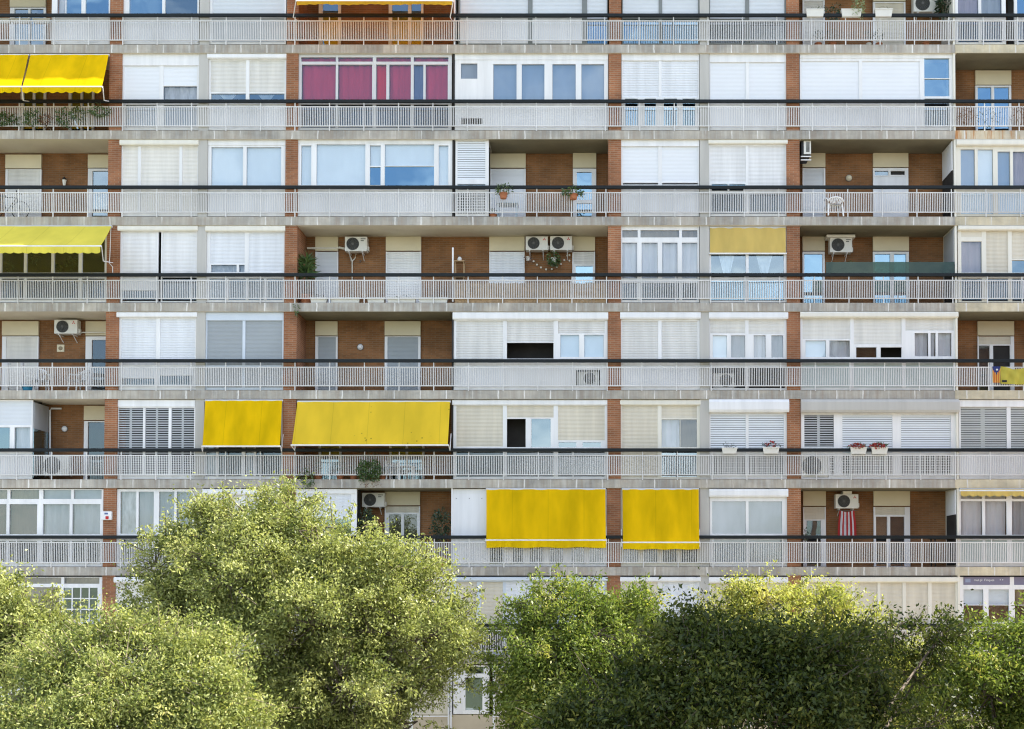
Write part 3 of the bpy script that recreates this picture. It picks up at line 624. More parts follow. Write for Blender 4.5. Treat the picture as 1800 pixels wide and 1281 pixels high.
Dd(1719, 1783, 4, 565, 590, [('sh:i', 1721, 592, 1777, 606), ('cu:g', 1721, 608, 1740, None), ('op', 1746, 608, 1776, None)]); Dd(1850, 1900, 4, 565, 590, [('sh:w', 1853, 593, 1897, None)])
Dd(147, 203, 5, 712, 737, [('cu:g', 154, 741, 198, None)]); Dd(560, 600, 5, 712, 737, [('gl', 564, 741, 596, None)]); Dd(684, 746, 5, 712, 737, [('gl', 688, 741, 713, None), ('gl', 717, 741, 742, None)])
Dd(676, 738, 6, 863, 887, [('sh:i', 678, 889, 736, 900), ('cu:g', 684, 903, 705, None), ('cu:g', 710, 903, 733, None)])
Dd(1412, 1452, 6, 862, 888, [('sh:i', 1414, 890, 1450, 912), ('gl', 1418, 914, 1443, None)]); Dd(1536, 1600, 6, 862, 888, [('sh:i', 1539, 890, 1591, 904), ('gl', 1540, 907, 1560, None), ('cu', 1565, 907, 1590, None)])

# side screens between neighbouring balconies
def sidescreen(px, r, y0, y1, top, split, bot, m1, m2):
    xm = X(px, (T[r] + B[r]) / 2, y0); mb = MB()
    mb.box(xm - .015, xm + .015, y0, y1, Z(split, y0), Z(top, y0), 0); mb.box(xm - .012, xm + .012, y0, y1, Z(bot, y0), Z(split, y0) - .003, 1)
    mb.build('side_screen', [m1, m2], bld)
sidescreen(1674, 2, .1, 1.2, 249, 300, 380, PANEL['w'], DARK)
sidescreen(1677, 3, .1, 1.2, 402, 470, 531, PANEL['d'], DARK)
sidescreen(1680, 6, .1, 1.1, 860, 903, 992, PANEL['w'], DARK)
sidescreen(59, 5, .13, 1.2, 706, 752, 838, PANEL['d'], GLASS)
# ------------------------------------------------------------------ awnings
def awning(label, xt0, xt1, yt, xb0, xb1, yb, out, m, val=None, wave=True, arms=True, ytop=-.03, sag=.03, cassette=True):
    a, b = at(xt0, yt, ytop), at(xt1, yt, ytop); c, d = at(xb0, yb, -out), at(xb1, yb, -out)
    root = thing('awning', label, 'awning', tuple((a + b) / 2), 'yellow awnings and blinds on the balconies')
    mb = MB(); nu, nv = 28, 10; g0 = 0
    rr = random.Random(int(xt0))
    phs = rr.uniform(0, 6)
    for s_ in (0, .008):
        for j in range(nv + 1):
            v = j / nv
            for i in range(nu + 1):
                u = i / nu
                p = (a.lerp(b, u)).lerp(c.lerp(d, u), v)
                p = p + Vector((0, -s_ + .02 * math.sin(u * 13 + phs + v) * math.sin(v * 3.1) + .008 * math.sin(u * 31 + v * 4), -sag * math.sin(v * math.pi) - .0))
                mb.v.append(tuple(p))
    n1 = (nu + 1) * (nv + 1)
    for s_ in (0, 1):
        for j in range(nv):
            for i in range(nu):
                q = s_ * n1 + j * (nu + 1) + i; f = (q, q + 1, q + nu + 2, q + nu + 1)
                mb.f.append(f if s_ else f[::-1]); mb.mi.append(0)
    mb.build('fabric', m, root, smooth=True)
    mb = MB(); mb.tube([c + Vector((-.03, -.01, -.01)), d + Vector((.03, -.01, -.01))], .028, 10); mb.build('front_bar', WHITE, root, smooth=False)
    if cassette:
        mb = MB(); mb.tube([a + Vector((-.02, .03, .0)), b + Vector((.02, .03, .0))], .04, 10); mb.build('roller', ALU, root)
    if val:
        mb = MB(); z1 = Z(val, -out); n = 110; z0 = c.z - .03
        ns = max(3, round((d.x - c.x) / .28))
        for i in range(n + 1):
            u = i / n; x = c.x + (d.x - c.x) * u
            sc_ = (.045 * abs(math.sin(u * ns * math.pi)) if wave else .012 * math.sin(u * 20 + phs))
            yy = -out - .03 + .02 * math.sin(u * ns * 2 * math.pi + phs) + .012 * math.sin(u * 61)
            mb.v += [(x, -out - .03, z0), (x, (yy - out - .03) / 2, (z0 + z1) / 2), (x, yy, z1 + .03 - sc_)]
        for i in range(n):
            for k in range(2): q = i * 3 + k; mb.f.append((q, q + 3, q + 4, q + 1)); mb.mi.append(0)
        mb.build('valance', m, root, smooth=True)
    if arms:
        for e, s_ in ((c, -1), (d, 1)):
            mb = MB(); hx = (a.x if s_ < 0 else b.x) + s_ * .03
            hz = e.z - .15 if out > .7 else e.z - .05
            el = Vector((hx, -out * .45, hz - .10))
            mb.tube([Vector((hx, .03, hz + (.5 if out < .7 else .05))), el, e + Vector((s_ * .03, -.01, 0))], .016, 6)
            mb.build('arm', WHITE, root)
    return root
awning('sunlit yellow awning above the orange tinted balcony, cut by the top edge', 524, 793, -43, 522, 795, 2, 1.15, YEL6, val=11, wave=False)
awning('yellow awning cropped by the frame edge, beside a full scalloped one', -92, 50, 97, -104, 37, 153, .95, YEL, val=164)
awning('scalloped yellow awning over the balcony with potted greenery behind its bars', 54, 191, 97, 40, 179, 153, .95, YEL, val=164)
awning('pale sun bleached yellow awning pulled out over a glazed plant filled balcony', -92, 196, 398.5, -112, 177, 433, 1.65, YEL5, val=446)
awning('square plain yellow awning next to the louvred window, no valance', 361, 496, 703, 356, 492, 783, .42, YEL, sag=.02)
awning('wide yellow awning peppered with dark specks above terracotta pots', 523, 791, 705, 513, 787, 781, .55, YEL2, sag=.03)
awning('wide yellow drop awning beside a white board, hanging over its rail', 855, 1064, 859, 855, 1065, 948, .16, YEL, val=963, wave=False, sag=0)
awning('narrower yellow drop awning between brick and concrete piers, hem curling up', 1094, 1228, 859, 1095, 1229, 952, .16, YEL, val=966, wave=False, sag=0)
awning('faded mustard roller blind half lowered over tied back curtains', 1248, 1381, 401, 1248, 1381, 446, -.06, YEL4, arms=False, ytop=.09, sag=0)
awning('dirty rolled up yellow awning showing only a scalloped strip above pale curtains', 1688, 1925, 859, 1688, 1925, 861, .1, YEL4, val=871, arms=False, ytop=.0, sag=0)

# ------------------------------------------------------------------ air conditioners
def aircon(label, x0, y0, x1, y1, Yf, depth=.3, brackets=True, logo=False, round_=True, shelf=None, stripes=True, fanx=.36):
    a, b = at(x0, y1, Yf), at(x1, y0, Yf); w, h = b.x - a.x, b.z - a.z
    root = thing('air_conditioner', label, 'air conditioner', ((a.x + b.x) / 2, Yf + depth / 2, a.z), 'air conditioner units on the balconies')
    mb = MB(); mb.box(a.x, b.x, Yf, Yf + depth, a.z, b.z); mb.build('casing', ACW, root, bevel=.012)
    r = h * .43; cx, cz = a.x + w * fanx, a.z + h * .5
    mb = MB(); mb.lathe((cx, Yf - .002, cz), [(r, 0), (r, .012), (r * .98, .012)], 28, 'y'); mb.build('fan', ACG, root)
    mb = MB()
    for k in range(1, 6):
        rr = r * k / 5.5; pts = [(cx + rr * math.cos(t * math.pi / 12), Yf - .022, cz + rr * math.sin(t * math.pi / 12)) for t in range(25)]
        mb.tube(pts, .0045, 4, False)
    for k in range(8):
        t = k * math.pi / 8; mb.tube([(cx - r * math.cos(t), Yf - .024, cz - r * math.sin(t)), (cx + r * math.cos(t), Yf - .024, cz + r * math.sin(t))], .0045, 4, False)
    mb.lathe((cx, Yf - .02, cz), [(r * .22, 0), (r * .22, .012)], 16, 'y')
    mb.build('fan_grille', ACM, root)
    mb = MB()
    if stripes:
        for k in range(2): mb.box(a.x + w * .72, a.x + w * (.94 - .08 * k), Yf - .004, Yf + .001, a.z + h * (.82 - k * .13), a.z + h * (.87 - k * .13))
        mb.build('vent_slots', ACG, root)
    mb = MB(); mb.box(b.x + .002, b.x + .05, Yf + depth * .3, Yf + depth * .75, a.z + h * .08, a.z + h * .38); mb.build('valve_cover', ACW, root, bevel=.008)
    if logo:
        mb = MB(); lx, lz = a.x + w * .84, a.z + h * .78; s_ = h * .075
        for dx, dz in ((0, s_ * 1.0), (-s_ * .87, -s_ * .5), (s_ * .87, -s_ * .5)):
            v = Vector((dx, 0, dz)).normalized(); t = Vector((v.z, 0, -v.x)) * s_ * .5
            p0 = Vector((lx, Yf - .003, lz)); p1 = p0 + v * s_ * 1.9; mid = (p0 + p1) / 2
            mb.quad(p0, mid + t, p1, mid - t)
        mb.build('emblem', RED, root)
    if brackets:
        for px_ in (.18, .78):
            mb = MB(); x = a.x + w * px_
            mb.box(x - .015, x + .015, Yf + .02, BK - .002, a.z - .035, a.z - .004)
            mb.tube([(x, Yf + .08, a.z - .03), (x, BK - .02, a.z - .24)], .014, 6); mb.build('bracket', WHITE, root)
    if shelf:
        mb = MB(); p, q = at(shelf[0], shelf[2], Yf - .05), at(shelf[1], shelf[3], Yf - .05)
        mb.box(p.x, q.x, Yf - .08, Yf + depth + .04, min(p.z, q.z), max(p.z, q.z)); mb.build('cover_board', CREAMFR, root)
    return root
aircon('white air conditioner beside a dark palm under the top edge of the picture', 1606, -8, 1650, 21, .95)
aircon('white air conditioner with a forked pair of pipes hanging below it', 606, 416.5, 645, 442, .92)
aircon('boxy white air conditioner with a red emblem, touching its twin above the hanging pots', 924, 416, 963, 440, .92, logo=True, stripes=False)
aircon('white air conditioner with a red emblem, directly above the leafy hanging plant', 967, 415.5, 1005.5, 440, .92, logo=True, stripes=False)
aircon('white air conditioner under a wide cream board on the balcony with the green windscreen', 1459, 418, 1498, 444, .92, shelf=(1453, 1503, 418, 413.5))
aircon('cream air conditioner with red emblem above a small square wall ornament', 95, 562.5, 136, 587, .92, logo=True, stripes=False)
aircon('grey white air conditioner in the shaded balcony above a dark bushy plant', 636, 865, 676, 890, .92)
aircon('white air conditioner with red emblem above the red striped cloth', 1469, 867.5, 1509, 892.5, .92, logo=True, stripes=False, shelf=(1482, 1497, 867, 862.5))
aircon('large white air conditioner standing on the balcony floor behind bars', 75, 799, 121, 835, .45, brackets=False, stripes=False)
aircon('air conditioner standing behind bars below the grey curtained windows', 1253, 655, 1291, 681, .4, brackets=False, stripes=False, fanx=.6)
aircon('air conditioner set into a square opening of a white parapet', 1016, 652, 1053, 676, .28, brackets=False, stripes=False, fanx=.55)
aircon('white air conditioner with a big round fan built into a lattice parapet', 1411.5, 798, 1455.5, 837.5, .11, depth=.4, brackets=False, stripes=False)
# side-on unit on the brick pier
p = at(1409, 280, .12); q = at(1425, 247, .12)
t_ = thing('air_conditioner', 'narrow air conditioner fixed side on to a brick pier below the slab', 'air conditioner', (p.x, .4, p.z), 'air conditioner units on the balconies')
mb = MB(); mb.box(p.x, q.x, .14, .95, p.z + .12, q.z); mb.build('casing', BLACK, t_, bevel=.01)
mb = MB(); mb.box(p.x + (q.x - p.x) * .25, q.x + .01, .12, .139, p.z + .17, q.z - .005); mb.build('front_cover', ACW, t_)
mb = MB()
for k in range(10):
    z = p.z + .24 + k * (q.z - p.z - .32) / 9
    mb.box(p.x + (q.x - p.x) * .5, q.x - .04, .112, .119, z, z + .022)
mb.build('vent_slots', ACG, t_)
for dz in (.10, -.02):
    mb = MB(); mb.box(p.x - .02, q.x + .02, .14, .18, p.z + dz - .02, p.z + dz + .012); mb.build('bracket', WHITE, t_)

# pipes
def pipe(label, pts, rad=.016, m=WHITE, Yd=1.3, name='pipe'):
    mb = MB(); mb.tube([at(x, y, Yd) for x, y in pts], rad, 8)
    o = mb.build(name, m); o['label'] = label; o['category'] = 'pipe'; return o
pipe('cream pipe duct running level from the brick corner to an air conditioner', [(540, 437), (590, 437), (597, 436), (606, 438)], .04, CREAMFR, 1.29)
pipe('forked pale pipe dropping from under the air conditioner', [(613, 445), (619, 459), (619, 500), (619, 533)], .018, CREAMFR, 1.3)
pipe('short pale pipe elbow joining the forked pipe', [(626, 446), (624, 455), (619, 460)], .018, CREAMFR, 1.3)
pipe('white drain pipe bent like a gallows beside the glazed corner', [(108, 717), (90, 717), (88, 720), (88, 800), (88, 838)], .032, WHITE, 1.2)
pipe('pale pipe between the emblem air conditioner and the olive curtained door', [(137, 586), (146, 585), (190, 585)], .02, CREAMFR, 1.22)
pipe('bent white awning crank on the brick pier', [(195, 398), (193, 452), (192, 463), (198, 470), (198, 480)], .013, WHITE, -.0, 'awning_crank')

# ------------------------------------------------------------------ leaves and plants
def leaf_mesh(name, P, Dn, size, tint, m, parent, wid=.42):
    """P base points (n,3), Dn direction along the leaf (n,3)"""
    n = len(P)
    s = size[:, None]
    rv = nrg.normal(size=(n, 3)); side = np.cross(Dn, rv); side /= np.linalg.norm(side, axis=1)[:, None] + 1e-9
    nm = np.cross(side, Dn)
    V = np.empty((n, 4, 3), np.float32)
    V[:, 0] = P; V[:, 1] = P + Dn * s * .45 + side * s * wid * .5 + nm * s * .05; V[:, 2] = P + Dn * s; V[:, 3] = P + Dn * s * .45 - side * s * wid * .5 + nm * s * .05
    me = bpy.data.meshes.new(name)
    me.vertices.add(n * 4); me.vertices.foreach_set('co', V.reshape(-1).astype(np.float32))
    me.loops.add(n * 4); me.loops.foreach_set('vertex_index', np.arange(n * 4, dtype=np.int32))
    me.polygons.add(n); me.polygons.foreach_set('loop_start', np.arange(0, n * 4, 4, dtype=np.int32)); me.polygons.foreach_set('loop_total', np.full(n, 4, dtype=np.int32))
    at_ = me.attributes.new('tint', 'FLOAT', 'FACE'); at_.data.foreach_set('value', tint.astype(np.float32))
    me.materials.append(m); me.update(calc_edges=True)
    o = bpy.data.objects.new(name, me); COL.objects.link(o); attach(o, parent)
    return o
def unit(a): return a / (np.linalg.norm(a, axis=-1, keepdims=True) + 1e-9)
LEAF_POT = mat_leaf('pot_plant_leaf', [(0, (.03, .07, .02)), (.6, (.07, .14, .035)), (1, (.14, .2, .06))], .25)
LEAF_DARK = mat_leaf('dark_shrub_leaf', [(0, (.012, .03, .015)), (.7, (.035, .07, .03)), (1, (.07, .11, .05))], .2)
LEAF_DRY = mat_leaf('dry_leaf', [(0, (.10, .05, .03)), (.6, (.2, .1, .06)), (1, (.3, .2, .1))], .2)
LEAF_PALE = mat_leaf('pale_leaf', [(0, (.15, .22, .09)), (.6, (.28, .36, .17)), (1, (.42, .46, .3))], .3)
LEAF_RED = mat_leaf('geranium_bloom', [(0, (.22, .014, .014)), (.7, (.46, .03, .03)), (1, (.55, .07, .06))], .2)
def bush(n, c, rad, size, droop=.2):
    c = np.array(c); rad = np.array(rad)
    d = unit(nrg.normal(size=(n, 3))); rr = nrg.uniform(.25, 1, n)[:, None] ** .6
    lump = 1 + .25 * np.sin(d[:, :1] * 5 + c[0]) * np.cos(d[:, 2:] * 4 + c[2])
    P = c + d * rr * rad * lump
    Dn = unit(d + nrg.normal(size=(n, 3)) * .6 + np.array([0, 0, -droop]))
    return P, Dn, nrg.uniform(.8, 1.5, n) * size, nrg.random(n)
def plant(label, px, py, Yd, wpx, hpx, m, n=260, size=.07, pot=None, name='potted_plant', cat='plant', droop=.2, group=None, trailing=False):
    c = at(px, py, Yd); k = pxm(Yd); rx, rz = wpx * k / 2, hpx * k / 2
    root = thing(name, label, cat, (c.x, Yd, c.z - rz), group)
    leaf_mesh('foliage', *bush(n, c, (rx, min(rx, .3), rz), size, droop), m, root)
    if not trailing:
        mb = MB()
        for i in range(5):
            mb.tube([(c.x + rnd.uniform(-.03, .03), Yd, c.z - rz * 1.15), (c.x + rnd.uniform(-.6, .6) * rx, Yd + rnd.uniform(-.05, .05), c.z + rnd.uniform(0, .6) * rz)], .006, 4)
        mb.build('stem', BARKP, root)
    if pot:
        pw = pot[0] * k / 2; ph = pot[1] * k; z = pot[2] if len(pot) > 2 and pot[2] is not None else c.z - rz - ph * .6
        mb = MB(); mb.lathe((c.x, Yd, z), [(pw * .72, 0), (pw * .92, ph * .8), (pw, ph * .8), (pw, ph), (pw * .85, ph), (pw * .8, ph * .85), (.001, ph * .85)], 16); mb.build('pot', pot[3] if len(pot) > 3 else TERRA, root)
    return root
def trough(label, x0, x1, y0, y1, Yf=-.1, m=ACW, kind=None, n=200, group='white flower boxes hung on the rails'):
    a, b = at(x0, y1, Yf), at(x1, y0, Yf); root = thing('flower_box', label, 'flower box', ((a.x + b.x) / 2, Yf + .07, a.z), group)
    mb = MB(); e = .035; h = b.z - a.z
    v = [(a.x + e, Yf + .015, a.z), (b.x - e, Yf + .015, a.z), (b.x - e, Yf + .14, a.z), (a.x + e, Yf + .14, a.z), (a.x, Yf - .015, b.z), (b.x, Yf - .015, b.z), (b.x, Yf + .16, b.z), (a.x, Yf + .16, b.z)]
    i0 = len(mb.v); mb.v += v
    for q in ((0, 3, 2, 1), (0, 1, 5, 4), (1, 2, 6, 5), (2, 3, 7, 6), (3, 0, 4, 7)): mb.f.append(tuple(i0 + k for k in q)); mb.mi.append(0)
    mb.box(a.x - .008, b.x + .008, Yf - .025, Yf - .014, b.z - .03, b.z + .005); mb.build('box', m, root)
    mb = MB(); mb.quad((a.x + .01, Yf, b.z - .03), (b.x - .01, Yf, b.z - .03), (b.x - .01, Yf + .15, b.z - .03), (a.x + .01, Yf + .15, b.z - .03)); mb.build('soil', BARK, root)
    cx = (a.x + b.x) / 2
    if kind == 'red':
        leaf_mesh('foliage', *bush(n, (cx, Yf + .07, b.z + .05), ((b.x - a.x) * .55, .13, .10), .06), LEAF_POT, root)
        P, Dn, S, Tn = bush(int(n * 1.1), (cx - .05, Yf + .0, b.z + .05), ((b.x - a.x) * .5, .12, .085), .04); leaf_mesh('flowers', P, Dn, S, Tn, LEAF_RED, root, .9)
    elif kind == 'twig':
        mb = MB()
        for i in range(9):
            x = cx + rnd.uniform(-.2, .2); mb.tube([(x, Yf + .07, b.z - .03), (x + rnd.uniform(-.1, .1), Yf + .05, b.z + rnd.uniform(.05, .2))], .006, 4)
        mb.build('stem', BARK, root); leaf_mesh('foliage', *bush(26, (cx, Yf + .05, b.z + .08), ((b.x - a.x) * .5, .1, .1), .06), LEAF_DARK, root)
    elif kind == 'mix':
        leaf_mesh('foliage', *bush(110, (cx, Yf + .05, b.z + .07), ((b.x - a.x) * .5, .1, .11), .06), LEAF_DARK, root)
        P, Dn, S, Tn = bush(40, (cx, Yf + .02, b.z + .1), ((b.x - a.x) * .4, .1, .1), .05); leaf_mesh('flowers', P, Dn, S, Tn, LEAF_RED, root, .9)
    elif kind == 'sparse':
        leaf_mesh('foliage', *bush(30, (cx, Yf + .05, b.z + .04), ((b.x - a.x) * .4, .08, .07), .05), LEAF_POT, root)
    return root
trough('empty white flower box, first of three along the topmost rail', 1417, 1449, 16.5, 29, kind='sparse')
trough('white flower box half hidden by a pale feathery plant on the topmost rail', 1479, 1515, 16.5, 29)
trough('white flower box with a wire guard below the topmost window shutter', 1538, 1569, 16, 29, kind='sparse')
trough('white flower box with bare dry twigs on the rail of the bluish louvres', 1269, 1296, 786, 796, kind='twig')
trough('white flower box with small purple leaved plants near a brick pier', 1341, 1370, 785, 796, kind='mix')
trough('white flower box full of red geraniums next to its greener twin', 1495, 1524, 785, 796.5, kind='red')
trough('white flower box of red geraniums with green leaves trailing over one end', 1532, 1561, 785, 796.5, kind='red', n=240)
# boxes on the floor of the long balcony
for i, (a, b) in enumerate(((545, 575), (580, 632), (645, 676), (680, 731), (736, 787))):
    trough(('short white trough with scattered twigs, closest to the spiky plant', 'long white trough under the first shuttered balcony door of the long balcony', 'short white trough right of the dark gap on the long balcony floor',
            'long white trough in front of the lined shutter door', 'white trough ending at the white post of the long balcony')[i], a, b, 523.5, 532.5, .06, ACW, 'twig' if i == 0 else 'sparse', group='white troughs on the balcony floor')
for i, (a, b) in enumerate(((-14, 17), (19, 52), (57, 88))):
    trough(('white plant tub cut by the frame edge behind the highest bars', 'white plant tub between two others behind the highest bars', 'white plant tub ending at the white panelled bay')[i], a, b, 33, 40, .12, ACW, None, group='white tubs behind the highest bars')
plant('pale feathery plant rising from a flower box on the topmost rail', 1508, 12, -.05, 24, 40, LEAF_PALE, 420, .06, name='feathery_plant', trailing=True)
plant('dark palm like plant beside the topmost air conditioner', 1661, 6, .6, 30, 46, LEAF_DARK, 260, .16)
plant('dark bushy plant between the first two flower boxes of the topmost rail', 1463, 24, .5, 30, 30, LEAF_DARK, 200, .08)
for i, (x, w, h, m_) in enumerate(((1438, 14, 8, TERRA), (1463, 16, 8, TERRA), (1527, 10, 8, ACW), (1545, 13, 8, TERRA), (1627, 14, 9, TERRA))):
    plant(('terracotta pot with dark leaves below the empty flower box', 'wide terracotta pot standing in the middle of the topmost balcony', 'small white pot between terracotta ones behind the topmost bars', 'terracotta pot next to the small white pot', 'terracotta pot with a trailing dark plant below the topmost air conditioner')[i],
          x, 62, .3, w * 1.5, 16, LEAF_DARK, 70, .07, pot=(w, h, ZT[1] + .014, m_), group='pots on the topmost balcony')
lab1 = ['leafy plant at the cropped end of the awning shaded rail', 'green plant behind bars under the cropped yellow awning', 'dark green plant beneath the join of two yellow awnings', 'low reddish plant behind bars under the scalloped awning', 'bushy green plant under the middle of the scalloped awning', 'airy green plant spilling near the awning arm', 'thin leafy plant touching the brick pier under the awning']
for i, (x, y, w, h) in enumerate(((4, 210, 16, 22), (26, 212, 18, 22), (56, 208, 24, 26), (80, 214, 20, 18), (112, 208, 26, 28), (138, 203, 24, 24), (176, 197, 34, 18))):
    plant(lab1[i], x, y, .06 if i % 2 else -.06, w * 1.15, h * 1.05, LEAF_POT if i != 3 else LEAF_DRY, 260, .08, trailing=True, group='plants behind the bars under the awnings')
plant('withered brown climber tangled in the bars beside the last brick wall', 1696, 205, .05, 34, 36, LEAF_DRY, 260, .06, name='dry_climber', trailing=True)
plant('sparse dark creeper on the bars in front of the blue balcony door', 1735, 210, .05, 50, 34, LEAF_DARK, 110, .06, name='creeper', trailing=True)
plant('dry brown bush behind bars at the frame edge', 1790, 207, .05, 30, 36, LEAF_DRY, 200, .06, name='dry_climber', trailing=True)
plant('green plant in a terracotta pot hung on the rail beside the lattice screen', 885, 334, -.08, 30, 20, LEAF_POT, 220, .07, pot=(15, 10))
plant('drooping green plant in a terracotta pot hung by the blue glazed door', 1008, 338, -.08, 40, 16, LEAF_POT, 240, .09, pot=(16, 9), droop=.6)
plant('low terracotta bowl with a small plant at the foot of the lattice screen', 867, 370, .2, 12, 9, LEAF_POT, 60, .05, pot=(14, 6, ZT[3] + .014))
# spiky yucca
c = at(538, 498, .35); root = thing('yucca', 'spiky green yucca in a terracotta pot at the brick corner', 'plant', (c.x, .35, ZT[4]))
Ps, Ds = [], []
for zc, s_ in ((Z(458, .35), .30), (Z(474, .35), .34), (Z(482, .35), .34)):
    for i in range(70):
        d = Vector((rnd.gauss(0, 1), rnd.gauss(0, .6), rnd.uniform(-.35, 1.3))).normalized(); Ps.append((c.x + rnd.uniform(-.05, .05), .35, zc - .1)); Ds.append(tuple(d))
leaf_mesh('foliage', np.array(Ps), np.array(Ds), nrg.uniform(.3, .55, len(Ps)), nrg.uniform(.3, 1, len(Ps)), LEAF_POT, root, .13)
mb = MB(); mb.tube([(c.x, .35, ZT[4] + .2), (c.x + .03, .35, Z(470, .35))], .03, 7); mb.build('stem', BARK, root)
mb = MB(); mb.lathe((c.x, .35, ZT[4] + .014), [(.16, 0), (.2, .28), (.22, .28), (.22, .33), (.18, .33), (.001, .3)], 18); mb.build('pot', TERRA, root)
plant('thin green trailer hanging over the slab edge below the yucca', 521, 543, -.05, 9, 26, LEAF_POT, 90, .06, name='trailing_plant', trailing=True, droop=.9)
plant('round dense grey green bush bulging through the bars above the slab', 649, 826, -.1, 40, 36, LEAF_POT, 1300, .075, name='potted_bush', trailing=True)
plant('olive trailing plant hanging over the slab edge below the speckled awning', 541, 840, -.09, 26, 36, LEAF_POT, 320, .06, name='trailing_plant', trailing=True, droop=.9)
plant('dry fringe of a trailing plant on the slab under the round bush', 652, 850, -.06, 40, 8, LEAF_DRY, 100, .05, name='trailing_plant', trailing=True, droop=.9)
lab5 = ['terracotta pot with small dark plant right of the olive trailer', 'terracotta pot with succulent left of the round bush', 'wide terracotta pot with upright plant near the round bush', 'terracotta pot by the white chair legs', 'climbing plant on a stake above the round bush']
for i, (x, y, w, h) in enumerate(((560, 818, 16, 16), (598, 818, 18, 16), (622, 822, 14, 14), (672, 826, 12, 12), (650, 798, 40, 14))):
    plant(lab5[i], x, y, .3, w, h, LEAF_POT, 90, .06, pot=(15, 10, ZT[6] + .014) if i < 4 else None, group='pots below the speckled awning')
plant('tall dark shrub under the shaded air conditioner', 645, 922, .35, 36, 60, LEAF_DARK, 900, .08, pot=(24, 18, ZT[7] + .014), name='potted_shrub')
plant('tall dark shrub against the white party wall', 775, 924, .25, 36, 62, LEAF_DARK, 900, .08, pot=(24, 18, ZT[7] + .014), name='potted_shrub')
plant('small green cactus like plant on the wall behind the green windscreen', 1495, 465, 1.2, 9, 11, LEAF_POT, 80, .06, name='wall_plant', trailing=True)
plant('leafy green plant hanging below the twin air conditioners', 973, 456, .95, 22, 26, LEAF_POT, 320, .08, pot=(10, 8, Z(462, .95), ACW), name='hanging_plant', droop=.8, trailing=True)
plant('dry hanging plant in a white pot left of the leafy hanging one', 928, 454, .95, 14, 14, LEAF_DRY, 60, .07, pot=(8, 7, Z(459, .95), ACW), name='hanging_plant', droop=.8, trailing=True)
plant('small dark plant at the rail end beside the brick pier, above the tree', 1416, 940, .15, 10, 22, LEAF_DARK, 90, .06)
for i, (x, y) in enumerate(((60, 455), (122, 462), (138, 460), (15, 470), (100, 475))):
    plant(['hanging dark plant inside the glazed balcony under the bleached awning', 'tall dark plant inside the glazed balcony', 'thin dark plant by the mullion inside the glazed balcony', 'low dark plant in the cropped end of the glazed balcony', 'bushy plant on the sill inside the glazed balcony'][i], x, y, .5, 16, 22, LEAF_DARK, 90, .07, trailing=True, group='plants inside the glazed balcony')

# garland of little white discs
root = thing('garland', 'looping garland of small pale discs on brick below the twin air conditioners', 'garland', tuple(at(960, 475, 1.33)))
pts = [(938, 460), (944, 466), (951, 471), (960, 474.5), (970, 474), (979, 470), (986, 465), (992, 458), (1001, 459), (997, 450), (1001, 449)]
mb = MB()
for x, y in pts: mb.lathe(at(x, y, 1.335), [(.035, 0), (.035, .02), (.02, .028)], 10, 'y')
mb.build('discs', CREAMFR, root)
mb = MB(); mb.tube([at(x, y, 1.337) for x, y in pts], .003, 4); mb.build('string', BARKP, root)

# ------------------------------------------------------------------ small fixtures
def lamp_round(label, px, py, rpx, m=CREAMFR):
    c = at(px, py, BK - .002); k = pxm(BK); r = rpx * k; root = thing('wall_lamp', label, 'wall lamp', tuple(c), 'wall lamps on the balconies')
    mb = MB(); mb.lathe(c, [(r * 1.15, 0), (r * 1.15, .03)], 20, 'y'); mb.build('base', ACM, root)
    mb = MB(); mb.lathe((c.x, c.y - .03, c.z), [(r, 0), (r * .9, .04), (r * .6, .07), (r * .2, .085), (.001, .087)], 20, 'y'); mb.build('lamp_shade', m, root, smooth=True)
lamp_round('round beige wall lamp between two balcony doors above the white plastic chair', 1492, 314, 5.2, LINTEL)
lamp_round('round white globe lamp between two grey shuttered doors', 633.5, 611, 5, WHITE)
lamp_round('oval white bulkhead lamp beside the bent drain pipe', 114, 753, 4.8, WHITE)
c = at(113, 322, BK - .12); root = thing('wall_lantern', 'small dark wall lantern with clear glass on the brick', 'wall lantern', tuple(c))
mb = MB(); mb.lathe(c, [(.04, -.13), (.075, .1)], 6); mb.build('lamp_glass', CREAMFR, root)
mb = MB(); mb.lathe((c.x, c.y, c.z + .1), [(.09, 0), (.05, .07), (.01, .11)], 6); mb.tube([(c.x, c.y, c.z + .15), (c.x, BK - .01, c.z + .1)], .012, 6); mb.build('lamp_cap', BLACK, root)
c = at(107, 613, BK - .002); root = thing('wall_ornament', 'small square relief tile hung on the brick under an air conditioner', 'ornament', tuple(c))
mb = MB(); k = pxm(BK); s_ = 6.5 * k; mb.box(c.x - s_, c.x + s_, c.y - .03, c.y, c.z - s_, c.z + s_); mb.build('tile', LINTEL, root, bevel=.01)
mb = MB(); mb.lathe((c.x, c.y - .03, c.z), [(s_ * .6, 0), (s_ * .5, .02), (s_ * .2, .03)], 8, 'y'); mb.build('relief', mat('relief_brown', (.3, .24, .16), .8), root)
c = at(189, 905.5, .05); k = pxm(); root = thing('alarm_box', 'white alarm siren box with a dark red lamp on the brick pier', 'alarm box', tuple(c))
mb = MB(); mb.box(c.x - 9 * k, c.x + 9 * k, -.06, .052, c.z - 7.5 * k, c.z + 7.5 * k); mb.build('casing', WHITE, root, bevel=.02)
mb = MB(); mb.box(c.x - 1 * k, c.x + 4.5 * k, -.085, -.061, c.z - 6.5 * k, c.z - 1.0 * k); mb.build('alarm_lamp', RED, root, bevel=.01)
mb = MB(); mb.box(c.x - 3 * k, c.x + 3 * k, -.067, -.061, c.z + 2 * k, c.z + 5 * k); mb.build('badge', mat('badge_blue', (.1, .14, .3), .5), root)
